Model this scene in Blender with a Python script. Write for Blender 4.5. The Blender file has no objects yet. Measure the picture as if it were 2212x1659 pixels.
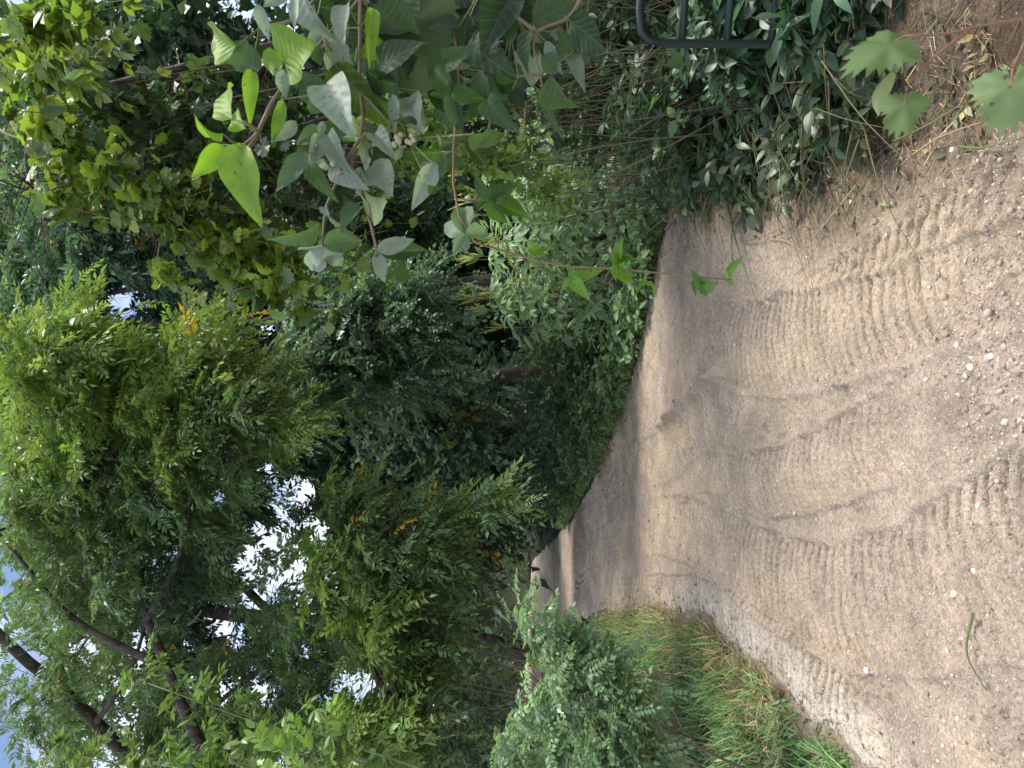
import bpy, math, random
import numpy as np
from mathutils import Matrix, Vector
R = np.random.default_rng(7)
random.seed(7)
sc = bpy.context.scene
COL = sc.collection

# ------------------------------------------------------------------ camera, light, exposure
F, CU, CV, HZ, CAMH = 1522.0, 829.5, 1106.0, 1080.0, 1.6      # photograph turned upright: 1659 x 2212
pitch = math.atan((CV - HZ) / F)
fwd = np.array([0, math.cos(pitch), -math.sin(pitch)])
dwn = np.array([0, -math.sin(pitch), -math.cos(pitch)])
rgt = np.array([1.0, 0, 0])
camd = bpy.data.cameras.new('camera'); cam = bpy.data.objects.new('camera', camd); COL.objects.link(cam)
camd.sensor_width = 36; camd.lens = 36 * F / 2212; camd.clip_end = 800; camd.clip_start = 0.05
m = Matrix.Identity(4)                                        # the photographer held the phone turned: image left is up
for i in range(3):
    m[i][0] = dwn[i]; m[i][1] = rgt[i]; m[i][2] = -fwd[i]
m[2][3] = CAMH
cam.matrix_world = m
sc.camera = cam
camd.dof.use_dof = True; camd.dof.focus_distance = 2.2; camd.dof.aperture_fstop = 11.0

SUN_EL, SUN_AZ = 60.0, 84.0            # azimuth measured from straight ahead (+Y) towards the right (+X)
w = bpy.data.worlds.new('World'); sc.world = w; w.use_nodes = True
nt = w.node_tree; nt.nodes.clear()
out = nt.nodes.new('ShaderNodeOutputWorld'); bg = nt.nodes.new('ShaderNodeBackground')
sky = nt.nodes.new('ShaderNodeTexSky'); sky.sky_type = 'NISHITA'; sky.sun_disc = False
sky.sun_elevation = math.radians(SUN_EL); sky.sun_rotation = math.radians(SUN_AZ)
sky.air_density = 1.0; sky.dust_density = 1.5
tc = nt.nodes.new('ShaderNodeTexCoord'); mp = nt.nodes.new('ShaderNodeMapping'); mp.inputs['Scale'].default_value = (1, 1, 2.5)
nz = nt.nodes.new('ShaderNodeTexNoise'); nz.inputs['Scale'].default_value = 2.6; nz.inputs['Detail'].default_value = 6
cr = nt.nodes.new('ShaderNodeValToRGB'); cr.color_ramp.elements[0].position = .42; cr.color_ramp.elements[1].position = .6
mx = nt.nodes.new('ShaderNodeMix'); mx.data_type = 'RGBA'; mx.inputs['B'].default_value = (9, 9.4, 10.2, 1)
nt.links.new(tc.outputs['Generated'], mp.inputs['Vector']); nt.links.new(mp.outputs[0], nz.inputs['Vector'])
nt.links.new(nz.outputs['Fac'], cr.inputs[0]); nt.links.new(cr.outputs[0], mx.inputs['Factor'])
nt.links.new(sky.outputs[0], mx.inputs['A']); nt.links.new(mx.outputs['Result'], bg.inputs['Color'])
bg.inputs['Strength'].default_value = 0.15
nt.links.new(bg.outputs[0], out.inputs[0])
sd = bpy.data.lights.new('sun', 'SUN'); sun = bpy.data.objects.new('sun', sd); COL.objects.link(sun)
sd.energy = 3.4; sd.angle = math.radians(20.0); sd.color = (1, .93, .82)
el, az = math.radians(SUN_EL), math.radians(SUN_AZ)
SD = Vector((math.cos(el) * math.sin(az), math.cos(el) * math.cos(az), math.sin(el)))
sun.rotation_euler = SD.to_track_quat('Z', 'Y').to_euler(); sun.location = (0, 0, 30)
sc.view_settings.view_transform = 'Standard'; sc.view_settings.look = 'None'
sc.view_settings.exposure = 0.62; sc.view_settings.gamma = 1
sc.cycles.max_bounces = 7; sc.cycles.diffuse_bounces = 4; sc.cycles.transmission_bounces = 6
sc.cycles.glossy_bounces = 2; sc.cycles.transparent_max_bounces = 4
sc.cycles.sample_clamp_indirect = 6

# ------------------------------------------------------------------ helpers
def P(u, v, d):
    "point at distance d seen at (u, v) of the upright photograph"
    u = np.asarray(u, float); v = np.asarray(v, float); d = np.asarray(d, float)
    a = (u - CU) / F; b = (v - CV) / F
    return np.array([0, 0, CAMH]) + d[..., None] * (fwd + a[..., None] * rgt + b[..., None] * dwn)
def D(x, y, d):                                                # the same from sideways picture coordinates
    return P(1659 - np.asarray(y, float), x, d)
def proj(p):
    q = p - np.array([0, 0, CAMH]); z = q @ fwd
    return CU + F * (q @ rgt) / z, CV + F * (q @ dwn) / z
def nrm(a):
    return a / np.maximum(np.linalg.norm(a, axis=-1, keepdims=True), 1e-9)
def smooth(a, b, x):
    t = np.clip((x - a) / (b - a), 0, 1); return t * t * (3 - 2 * t)

def hashn(ix, iy):
    h = np.sin(ix * 127.1 + iy * 311.7) * 43758.5453
    return h - np.floor(h)
def vnoise(x, y):
    ix, iy = np.floor(x), np.floor(y); fx, fy = x - ix, y - iy
    fx = fx * fx * (3 - 2 * fx); fy = fy * fy * (3 - 2 * fy)
    a = hashn(ix, iy); b = hashn(ix + 1, iy); c = hashn(ix, iy + 1); d = hashn(ix + 1, iy + 1)
    return (a + (b - a) * fx) * (1 - fy) + (c + (d - c) * fx) * fy
def fbm(x, y, o=4):
    s = 0; a = .5
    for _ in range(o):
        s = s + a * vnoise(x, y); x = x * 2.03 + 17.3; y = y * 2.03 + 9.1; a *= .5
    return s

LY = [0, 2.15, 3.08, 3.93, 5.29, 6.96, 9, 11.07, 16.2, 24, 35, 42, 50, 90]
LX = [-1.75, -1.72, -1.68, -1.73, -1.80, -2.2, -2.9, -3.57, -5.65, -9, -17, -32, -60, -200]
RY = [0, 2.15, 2.97, 3.38, 4.27, 5.4, 6.4, 6.96, 7.85, 9, 11.6, 16.2, 24, 35, 42, 48, 60, 90]
RX = [.9, .95, .97, .98, 1.2, 1.38, 1.7, 1.41, .57, -.3, -1.45, -3.2, -5.5, -8.8, -14, -24, -55, -180]
def edge(x, y):
    return np.minimum(x - np.interp(y, LY, LX), np.interp(y, RY, RX) - x) + (fbm(x * 2.2, y * 2.2, 3) - .45) * .24 + (fbm(x * 11, y * 11, 3) - .45) * .10
def gz(x, y):
    s = edge(x, y)
    xr = x - np.interp(y, RY, RX)
    z = smooth(0, 1.6, xr) * .32 * smooth(14, 4, y) + smooth(.0, .35, xr) * .07 * smooth(8, 2, y)
    xl = np.interp(y, LY, LX) - x
    z = z + 6.5 * smooth(13, 48, y) * smooth(3, 16, xr) + 5 * smooth(12, 45, y) * smooth(6, 22, xl)
    z = z + smooth(0, 2.5, xl) * .12
    z = z + (fbm(x * 1.3, y * 1.3, 3) - .45) * .12 * smooth(0, .8, -s)
    return z + .012 * smooth(-.05, .1, -s) - .035 * smooth(-.03, .08, s)

class MB:
    "collects pieces and links them as ONE mesh object"
    def __init__(s): s.v = []; s.f = []; s.c = []; s.col = []; s.lp = []; s.n = 0
    def inst(s, T, M, pos, col, var=None):
        V, fl, fc = T['v'], T['fl'], T['fc']; N, n = len(pos), len(V)
        if N == 0: return
        W = np.einsum('nij,vj->nvi', M, V) + pos[:, None, :]
        s.v.append(W.reshape(-1, 3))
        s.f.append((fl[None, :] + (np.arange(N) * n)[:, None] + s.n).ravel())
        s.c.append(np.tile(fc, N))
        col = np.broadcast_to(np.asarray(col, float), (N, 3))
        s.col.append((col[:, None, :] * T['k'][None, :, None]).reshape(-1, 3))
        s.lp.append(np.tile(T['lp'], (N, 1)))
        s.n += N * n
    def raw(s, V, faces, col=(1, 1, 1)):
        V = np.asarray(V, float)
        s.v.append(V); s.f.append(np.array([i for f in faces for i in f]) + s.n)
        s.c.append(np.array([len(f) for f in faces])); s.col.append(np.broadcast_to(np.asarray(col, float), (len(V), 3)))
        s.lp.append(np.zeros((len(V), 2))); s.n += len(V)
    def tube(s, pts, rad, seg=8, col=(1, 1, 1), cap=True):
        pts = np.asarray(pts, float); n = len(pts)
        rad = np.broadcast_to(np.asarray(rad, float), (n,))
        t = nrm(np.gradient(pts, axis=0)); ref = np.array([0.13, .21, 1.0])
        if abs(t[:, 2]).mean() > .8: ref = np.array([1.0, .1, .07])
        a = nrm(np.cross(t, ref)); b = np.cross(t, a)
        th = np.linspace(0, 2 * np.pi, seg, endpoint=False)
        V = pts[:, None, :] + rad[:, None, None] * (np.cos(th)[None, :, None] * a[:, None, :] + np.sin(th)[None, :, None] * b[:, None, :])
        fs = []
        for i in range(n - 1):
            for j in range(seg):
                k = (j + 1) % seg
                fs.append((i * seg + j, i * seg + k, (i + 1) * seg + k, (i + 1) * seg + j))
        if cap: fs.append(tuple(range(seg - 1, -1, -1))); fs.append(tuple((n - 1) * seg + j for j in range(seg)))
        s.raw(V.reshape(-1, 3), fs, col)
    def mesh(s, name, mat, shade=False):
        V = np.concatenate(s.v).astype(np.float32); fl = np.concatenate(s.f).astype(np.int32); fc = np.concatenate(s.c).astype(np.int32)
        me = bpy.data.meshes.new(name)
        me.vertices.add(len(V)); me.vertices.foreach_set('co', V.ravel())
        me.loops.add(len(fl)); me.loops.foreach_set('vertex_index', fl)
        me.polygons.add(len(fc)); st = np.concatenate([[0], np.cumsum(fc)[:-1]]).astype(np.int32)
        me.polygons.foreach_set('loop_start', st); me.polygons.foreach_set('loop_total', fc)
        if shade: me.polygons.foreach_set('use_smooth', np.ones(len(fc), bool))
        C = np.concatenate(s.col); C = np.concatenate([C, np.ones((len(C), 1))], 1).astype(np.float32)
        a = me.attributes.new('col', 'FLOAT_COLOR', 'POINT'); a.data.foreach_set('color', C.ravel())
        L = np.concatenate(s.lp); L = np.concatenate([L, np.zeros((len(L), 1))], 1).astype(np.float32)
        b = me.attributes.new('lp', 'FLOAT_VECTOR', 'POINT'); b.data.foreach_set('vector', L.ravel())
        me.update(calc_edges=True); me.materials.append(mat)
        return me
    def build(s, name, mat, parent=None, shade=False):
        o = bpy.data.objects.new(name, s.mesh(name, mat, shade)); COL.objects.link(o)
        if parent is not None: o.parent = parent; o.matrix_parent_inverse = Matrix.Translation(-Vector(parent.location))
        return o
def tag(o, label, cat, group=None, kind=None):
    if label: o['label'] = label
    if cat: o['category'] = cat
    if group: o['group'] = group
    if kind: o['kind'] = kind
    return o
def empty(name, loc, label, cat, group=None):
    o = bpy.data.objects.new(name, None); COL.objects.link(o); o.location = loc; o.empty_display_size = .1
    return tag(o, label, cat, group)

# ------------------------------------------------------------------ materials
def newmat(name):
    m = bpy.data.materials.new(name); m.use_nodes = True; m.node_tree.nodes.clear()
    return m, m.node_tree, m.node_tree.nodes, m.node_tree.links
def leaf_mat(name, rough=.45, trans=.45, veins=False, spec=.5, tboost=(1.4, 1.5, .9)):
    m, t, N, L = newmat(name)
    o = N.new('ShaderNodeOutputMaterial'); at = N.new('ShaderNodeAttribute'); at.attribute_name = 'col'
    pr = N.new('ShaderNodeBsdfPrincipled'); pr.inputs['Roughness'].default_value = rough; pr.inputs['Specular IOR Level'].default_value = spec
    tr = N.new('ShaderNodeBsdfTranslucent'); mix = N.new('ShaderNodeMixShader'); mix.inputs[0].default_value = trans
    vm = N.new('ShaderNodeVectorMath'); vm.operation = 'MULTIPLY'; vm.inputs[1].default_value = tboost
    c = at.outputs['Color']
    if veins:
        lp = N.new('ShaderNodeAttribute'); lp.attribute_name = 'lp'
        sx = N.new('ShaderNodeSeparateXYZ'); L.new(lp.outputs['Vector'], sx.inputs[0])
        def M_(op, a, b=None, c_=None):
            n = N.new('ShaderNodeMath'); n.operation = op
            for i, q in enumerate((a, b, c_)):
                if q is None: continue
                if isinstance(q, (int, float)): n.inputs[i].default_value = q
                else: L.new(q, n.inputs[i])
            return n.outputs[0]
        ay = M_('ABSOLUTE', sx.outputs[1])
        mid = M_('LESS_THAN', ay, .012)
        ph = M_('FRACT', M_('MULTIPLY', M_('SUBTRACT', sx.outputs[0], M_('POWER', ay, .8)), 6.5))
        sv = M_('MULTIPLY', M_('LESS_THAN', M_('ABSOLUTE', M_('SUBTRACT', ph, .5)), .05), .7)
        vv = M_('MAXIMUM', mid, sv)
        nn = N.new('ShaderNodeTexNoise'); nn.inputs['Scale'].default_value = 45; nn.inputs['Detail'].default_value = 3
        g = N.new('ShaderNodeTexCoord'); L.new(g.outputs['Object'], nn.inputs['Vector'])
        br = N.new('ShaderNodeMapRange'); br.inputs['To Min'].default_value = .78; br.inputs['To Max'].default_value = 1.25
        L.new(nn.outputs['Fac'], br.inputs['Value'])
        v2 = N.new('ShaderNodeVectorMath'); v2.operation = 'SCALE'; L.new(c, v2.inputs[0]); L.new(br.outputs[0], v2.inputs['Scale'])
        mc = N.new('ShaderNodeMix'); mc.data_type = 'RGBA'; L.new(M_('MULTIPLY', vv, .22), mc.inputs['Factor'])
        L.new(v2.outputs[0], mc.inputs['A']); mc.inputs['B'].default_value = (.2, .28, .12, 1); c = mc.outputs['Result']
        sp = N.new('ShaderNodeTexNoise'); sp.inputs['Scale'].default_value = 130; sp.inputs['Detail'].default_value = 2; L.new(g.outputs['Object'], sp.inputs['Vector'])
        ms = N.new('ShaderNodeMix'); ms.data_type = 'RGBA'; L.new(M_('GREATER_THAN', sp.outputs['Fac'], .70), ms.inputs['Factor']); L.new(c, ms.inputs['A']); ms.inputs['B'].default_value = (.10, .07, .03, 1); c = ms.outputs['Result']
        wave = M_('SINE', M_('MULTIPLY', ph, 6.283))
        bp = N.new('ShaderNodeBump'); bp.inputs['Strength'].default_value = .15; bp.inputs['Distance'].default_value = .002
        L.new(M_('SUBTRACT', wave, M_('MULTIPLY', mid, 2.0)), bp.inputs['Height']); L.new(bp.outputs[0], pr.inputs['Normal'])
    L.new(c, pr.inputs['Base Color']); L.new(c, vm.inputs[0]); L.new(vm.outputs[0], tr.inputs['Color'])
    L.new(pr.outputs[0], mix.inputs[1]); L.new(tr.outputs[0], mix.inputs[2]); L.new(mix.outputs[0], o.inputs[0])
    return m
def bark_mat(name, c1, c2, sc1=18, bump=.6, rough=.85):
    m, t, N, L = newmat(name)
    o = N.new('ShaderNodeOutputMaterial'); pr = N.new('ShaderNodeBsdfPrincipled'); pr.inputs['Roughness'].default_value = rough
    g = N.new('ShaderNodeTexCoord'); mp = N.new('ShaderNodeMapping'); mp.inputs['Scale'].default_value = (1, 1, .35)
    n = N.new('ShaderNodeTexNoise'); n.inputs['Scale'].default_value = sc1; n.inputs['Detail'].default_value = 6
    vo = N.new('ShaderNodeTexVoronoi'); vo.inputs['Scale'].default_value = sc1 * 2.2; vo.feature = 'DISTANCE_TO_EDGE'
    r = N.new('ShaderNodeValToRGB'); r.color_ramp.elements[0].color = (*c1, 1); r.color_ramp.elements[1].color = (*c2, 1)
    r.color_ramp.elements[0].position = .35; r.color_ramp.elements[1].position = .68
    b = N.new('ShaderNodeBump'); b.inputs['Strength'].default_value = bump; b.inputs['Distance'].default_value = .02
    ad = N.new('ShaderNodeMath'); ad.operation = 'ADD'
    L.new(g.outputs['Object'], mp.inputs[0]); L.new(mp.outputs[0], n.inputs['Vector']); L.new(mp.outputs[0], vo.inputs['Vector'])
    L.new(n.outputs['Fac'], r.inputs[0]); L.new(r.outputs[0], pr.inputs['Base Color'])
    L.new(n.outputs['Fac'], ad.inputs[0]); L.new(vo.outputs['Distance'], ad.inputs[1]); L.new(ad.outputs[0], b.inputs['Height'])
    L.new(b.outputs[0], pr.inputs['Normal']); L.new(pr.outputs[0], o.inputs[0])
    return m
def dirt_mat(name):
    m, t, N, L = newmat(name)
    o = N.new('ShaderNodeOutputMaterial'); pr = N.new('ShaderNodeBsdfPrincipled'); pr.inputs['Roughness'].default_value = .95
    pr.inputs['Specular IOR Level'].default_value = .15
    at = N.new('ShaderNodeAttribute'); at.attribute_name = 'col'; g = N.new('ShaderNodeTexCoord')
    def noise(s, d=4, rgh=.6):
        n = N.new('ShaderNodeTexNoise'); n.inputs['Scale'].default_value = s; n.inputs['Detail'].default_value = d
        n.inputs['Roughness'].default_value = rgh; L.new(g.outputs['Object'], n.inputs['Vector']); return n.outputs['Fac']
    def ramp(a, x0, x1, y0, y1):
        n = N.new('ShaderNodeMapRange'); L.new(a, n.inputs['Value'])
        for k, q in zip(('From Min', 'From Max', 'To Min', 'To Max'), (x0, x1, y0, y1)): n.inputs[k].default_value = q
        return n.outputs[0]
    def mul(a, b):
        n = N.new('ShaderNodeMath'); n.operation = 'MULTIPLY'; L.new(a, n.inputs[0])
        if isinstance(b, float): n.inputs[1].default_value = b
        else: L.new(b, n.inputs[1])
        return n.outputs[0]
    def add(a, b):
        n = N.new('ShaderNodeMath'); n.operation = 'ADD'; L.new(a, n.inputs[0]); L.new(b, n.inputs[1]); return n.outputs[0]
    f1 = ramp(noise(3.5, 7, .7), .3, .7, .72, 1.22); f2 = ramp(noise(60, 5, .75), .3, .7, .80, 1.2)
    vs = []
    for s in (95.0, 210.0, 44.0):
        v = N.new('ShaderNodeTexVoronoi'); v.inputs['Scale'].default_value = s; L.new(g.outputs['Object'], v.inputs['Vector']); vs.append(v)
    sep = N.new('ShaderNodeSeparateColor'); L.new(vs[0].outputs['Color'], sep.inputs[0])
    dk = ramp(sep.outputs[0], .0, 1.0, .80, 1.2)
    sc_ = N.new('ShaderNodeVectorMath'); sc_.operation = 'SCALE'; L.new(at.outputs['Color'], sc_.inputs[0]); L.new(mul(mul(f1, f2), dk), sc_.inputs['Scale'])
    chip = mul(ramp(sep.outputs[1], .955, .975, 0, .8), ramp(vs[0].outputs['Distance'], .35, .25, 0, 1))
    mc = N.new('ShaderNodeMix'); mc.data_type = 'RGBA'; L.new(chip, mc.inputs['Factor']); L.new(sc_.outputs[0], mc.inputs['A'])
    mc.inputs['B'].default_value = (.66, .6, .52, 1); L.new(mc.outputs['Result'], pr.inputs['Base Color'])
    h = add(add(mul(noise(28, 7, .75), 1.3), mul(ramp(vs[0].outputs['Distance'], 0, .7, 1, 0), .22)), mul(ramp(vs[1].outputs['Distance'], 0, .7, 1, 0), .14))
    h = add(h, mul(ramp(vs[2].outputs['Distance'], 0, .6, 1, 0), .35))
    b = N.new('ShaderNodeBump'); b.inputs['Strength'].default_value = .8; b.inputs['Distance'].default_value = .02
    L.new(h, b.inputs['Height']); L.new(b.outputs[0], pr.inputs['Normal']); L.new(pr.outputs[0], o.inputs[0])
    return m
def plain_attr(name, rough=.8, spec=.3, bump=0):
    m, t, N, L = newmat(name)
    o = N.new('ShaderNodeOutputMaterial'); pr = N.new('ShaderNodeBsdfPrincipled'); pr.inputs['Roughness'].default_value = rough
    pr.inputs['Specular IOR Level'].default_value = spec
    at = N.new('ShaderNodeAttribute'); at.attribute_name = 'col'
    n = N.new('ShaderNodeTexNoise'); n.inputs['Scale'].default_value = 40; n.inputs['Detail'].default_value = 4
    g = N.new('ShaderNodeTexCoord'); L.new(g.outputs['Object'], n.inputs['Vector'])
    mr = N.new('ShaderNodeMapRange'); mr.inputs['To Min'].default_value = .65; mr.inputs['To Max'].default_value = 1.35; L.new(n.outputs['Fac'], mr.inputs['Value'])
    s_ = N.new('ShaderNodeVectorMath'); s_.operation = 'SCALE'; L.new(at.outputs['Color'], s_.inputs[0]); L.new(mr.outputs[0], s_.inputs['Scale'])
    L.new(s_.outputs[0], pr.inputs['Base Color'])
    if bump:
        b = N.new('ShaderNodeBump'); b.inputs['Strength'].default_value = bump; b.inputs['Distance'].default_value = .01
        L.new(n.outputs['Fac'], b.inputs['Height']); L.new(b.outputs[0], pr.inputs['Normal'])
    L.new(pr.outputs[0], o.inputs[0]); return m
LEAF = leaf_mat('foliage', rough=.38, spec=.6, trans=.40); LEAFN = leaf_mat('near_foliage', rough=.52, trans=.42, veins=True, spec=.45)
GRASS = leaf_mat('grass_blades', rough=.5, trans=.35); DRY = plain_attr('dry_stems', .8, .2)
BARK = bark_mat('bark', (.025, .02, .017), (.10, .08, .065)); DIRT = dirt_mat('packed_dirt')
TWIG = plain_attr('twigs', .7, .3); STONE = plain_attr('stone', .85, .3, .4); PAINT = plain_attr('gate_paint', .45, .5, .15)

# ------------------------------------------------------------------ leaf templates (x along the leaf, z its face)
def T(v, f, k=None, lp=None):
    v = np.array(v, float); n = len(v)
    return dict(v=v, fl=np.array([i for q in f for i in q]), fc=np.array([len(q) for q in f]),
                k=np.ones(n) if k is None else np.array(k, float), lp=v[:, :2].copy() if lp is None else np.array(lp, float))
def join(parts):
    v, f, c, k, lp, n = [], [], [], [], [], 0
    for (t, M, p, kk) in parts:
        v.append(t['v'] @ np.array(M, float).T + np.array(p, float)); f.append(t['fl'] + n); c.append(t['fc']); k.append(t['k'] * kk); lp.append(t['lp']); n += len(t['v'])
    return dict(v=np.concatenate(v), fl=np.concatenate(f), fc=np.concatenate(c), k=np.concatenate(k), lp=np.concatenate(lp))
def simple(w=.2, fold=.06, droop=.08):
    return T([(0, 0, 0), (.42, w, fold), (1, 0, -droop), (.42, -w, fold), (.5, 0, 0)], [(0, 4, 1), (4, 2, 1), (0, 3, 4), (4, 3, 2)])
def tiny(w=.24):
    return T([(0, 0, 0), (.45, w, .05), (1, 0, -.06), (.45, -w, .05)], [(0, 2, 1), (0, 3, 2)])
def blade(w=.2, n=5, droop=.12, cup=.1, curl=0., wave=0., tipp=1.3, wpos=.42, teeth=0, seed=0):
    "leaf with an outline of 2n points, a midrib and one row between"
    xs = np.linspace(0, 1, n + 1); q = np.random.default_rng(seed)
    wd = np.sin(np.pi * xs ** (math.log(.5) / math.log(wpos))) ** .85 * (1 - .25 * xs ** 3)
    wd = wd * w; wd[-1] = 0; wd[0] = w * .06
    if teeth: wd[1:-1] *= 1 + teeth * np.where(np.arange(1, n) % 2 == 0, -1, 1)
    V = []; lp = []
    for i, x in enumerate(xs):
        bend = curl * x * x; z0 = -droop * x * x
        for j in (-1, -.5, 0, .5, 1):
            zz = z0 + cup * abs(j) * wd[i] * 1.2 + wave * math.sin(x * 14 + j * 2 + seed) * abs(j) * w
            V.append((x - (teeth * .15 if abs(j) == 1 and i % 2 else 0), j * wd[i] + bend, zz)); lp.append((x, j * wd[i]))
    fs = []
    for i in range(n):
        for j in range(4):
            a = i * 5 + j; fs.append((a, a + 1, a + 6, a + 5))
    return T(V, fs, lp=lp)
def grape(n=30, teeth=.1, lobes=.16, seed=0, cup=.12, hole=0):
    "broad serrated lobed leaf, the stalk joins at the origin"
    q = np.random.default_rng(seed); V = [(.0, 0, 0)]; lp = [(.3, .3)]
    th = np.linspace(-np.pi * .93, np.pi * .93, n)
    for ring in (.5, 1.0):
        for i, a in enumerate(th):
            r = .50 + .10 * math.cos(a) + lobes * abs(math.cos(a * 1.55)) ** 1.5 * (1 if abs(a) < 2.2 else .5)
            if ring == 1.0:
                r *= 1 + teeth * (1 if i % 2 else -1) * (.6 + .8 * q.random())
            x, y = r * ring * math.cos(a), r * ring * math.sin(a)
            V.append((x, y, -cup * (x * x + y * y) + .05 * math.sin(a * 5) * ring)); lp.append((.3, .3))
    fs = []
    for i in range(n - 1):
        fs.append((0, 1 + i, 2 + i)); 
        if hole and q.random() < hole: continue
        fs.append((1 + i, 1 + n + i, 2 + n + i, 2 + i))
    return T(V, fs, lp=lp)
def rotz(a): c, s = math.cos(a), math.sin(a); return np.array([[c, -s, 0], [s, c, 0], [0, 0, 1.]])
def rotx(a): c, s = math.cos(a), math.sin(a); return np.array([[1, 0, 0], [0, c, -s], [0, s, c.real]])
def roty(a): c, s = math.cos(a), math.sin(a); return np.array([[c, 0, s], [0, 1, 0], [-s, 0, c]])
STICK = T([(0, 1, 0), (0, -.5, .87), (0, -.5, -.87), (1, .5, 0), (1, -.25, .43), (1, -.25, -.43)], [(0, 1, 4, 3), (1, 2, 5, 4), (2, 0, 3, 5)])
def pinnate(npair=6, lt=None, ll=.30, droop=.35, fan=1.15, seed=0, rnd=.15):
    q = np.random.default_rng(seed); lt = lt or simple(.19); parts = []
    def pt(t): return np.array([t * (1 - .12 * t), 0, -droop * t * t])
    for a, b in ((0, .5), (.5, 1)):
        d = pt(b) - pt(a); L_ = np.linalg.norm(d); ang = math.atan2(-d[2], d[0])
        Mx = roty(ang) @ np.diag([L_, .009, .009]); parts.append((STICK, Mx, pt(a), .9))
    for i in range(npair):
        t = .16 + .8 * i / npair
        for s in (-1, 1):
            L_ = ll * (1 - .25 * abs(t - .5)) * (1 + rnd * q.normal())
            Mx = rotz(s * (fan - .35 * t + .12 * q.normal())) @ roty(.25 + .2 * q.normal()) @ rotx(.4 * q.normal()) * L_
            parts.append((lt, Mx, pt(t), .85 + .3 * q.random()))
    parts.append((lt, roty(droop * 1.3) * ll * 1.05, pt(1.0), 1.0))
    return join(parts)
def palm(angs, lens, lt, seed=0, tilt=.2):
    q = np.random.default_rng(seed)
    return join([(lt, rotz(a) @ roty(tilt + .12 * q.normal()) @ rotx(.25 * q.normal()) * l, (0, 0, 0), .92 + .16 * q.random()) for a, l in zip(angs, lens)])
WAL = [pinnate(7, simple(.17, .05, .12), .27, .35, 1.1, s) for s in range(4)]
WALT = [pinnate(5, tiny(.2), .34, .35, 1.1, s) for s in range(3)]
LOC = [pinnate(7, simple(.27, .05, .03), .21, .3, 1.35, s) for s in range(4)]
LOCT = [pinnate(6, tiny(.27), .24, .3, 1.35, s) for s in range(3)]
ROUND = [simple(.42, .08, .1), simple(.36, .04, .2)]
GRP = [grape(26, .09, .16, s, .25) for s in range(4)]
RAG = [palm((-.75, 0, .75), (.85, 1, .85), blade(.16, 4, .1, .1), 1), palm((-1.15, -.55, 0, .55, 1.15), (.55, .85, 1, .85, .55), blade(.13, 4, .1, .1), 2), blade(.2, 4, .15, .1)]
CREEP = palm((-1.9, -.9, 0, .9, 1.9), (.7, .95, 1.05, .95, .7), blade(.24, 6, .1, .15, 0, .03, teeth=.08), 3)

def frames(d, up, s, wid=1.0):
    d = nrm(d); side = nrm(np.cross(up, d)); n = np.cross(d, side)
    s = np.broadcast_to(np.asarray(s, float), (len(d),))
    return np.stack([d * s[:, None], side * (s * wid)[:, None], n * s[:, None]], axis=2)
def stick(mb, a, b, r, col):
    d = b - a; L_ = np.linalg.norm(d, axis=1)
    dn = nrm(d); up = np.where(np.abs(dn[:, 2:3]) > .9, np.array([[1., 0, 0]]), np.array([[0, 0, 1.]]))
    side = nrm(np.cross(up, dn)); n = np.cross(dn, side); r = np.broadcast_to(np.asarray(r, float), (len(a),))
    mb.inst(STICK, np.stack([d, side * r[:, None], n * r[:, None]], axis=2), a, col)
def scatter(mb, temps, pos, d, up, size, cols, wid=1.0):
    k = R.integers(0, len(temps), len(pos)); M = frames(d, up, size, wid)
    for i, t in enumerate(temps):
        q = k == i; mb.inst(t, M[q], pos[q], cols[q])
def tones(n, base, var=.25, hue=.12, alt=None, pa=0):
    base = np.array(base, float); c = base[None, :] * np.exp(R.normal(0, var, (n, 1))) * np.exp(R.normal(0, hue, (n, 3)) * np.array([1, .3, .8]))
    if alt is not None: q = R.random(n) < pa; c[q] = np.array(alt) * np.exp(R.normal(0, .15, (q.sum(), 1)))
    return np.clip(c, .003, .8)

HOLES = [(1000, 262, 50, 55), (945, 570, 26, 22), (575, 600, 62, 28), (500, 570, 30, 30), (650, 560, 34, 22), (600, 650, 30, 22), (315, 465, 40, 34), (235, 50, 50, 36), (185, 765, 32, 55), (940, 505, 20, 14),
         (260, 185, 40, 25), (445, 520, 40, 30), (390, 640, 55, 20), (100, 270, 30, 22), (1010, 235, 22, 14), (905, 380, 22, 14), (480, 250, 22, 16), (160, 560, 40, 24)]
hr = np.random.default_rng(5)
HOLES += [(a, b, c, c * .8) for a, b, c in zip(hr.uniform(120, 700, 34), hr.uniform(380, 780, 34), hr.uniform(9, 26, 34))]
HOLES += [(a, b, c, c * .8) for a, b, c in zip(hr.uniform(30, 500, 22), hr.uniform(0, 420, 22), hr.uniform(9, 24, 22))]
HOLES += [(a, b, c, c * .7) for a, b, c in zip(hr.uniform(700, 1080, 22), hr.uniform(230, 720, 22), hr.uniform(6, 13, 22))]
def in_hole(p, grow=1.0):
    u, v = proj(p); r = np.zeros(len(p), bool)
    j = R.normal(0, .30, len(p))
    for (hu, hv, ru, rv) in HOLES: r |= ((u - hu) / ru) ** 2 + ((v - hv) / rv) ** 2 < (grow + j) ** 2
    return r
def ball(n):
    q = nrm(R.normal(size=(n, 3))); return q * (R.random((n, 1)) ** .42)

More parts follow.
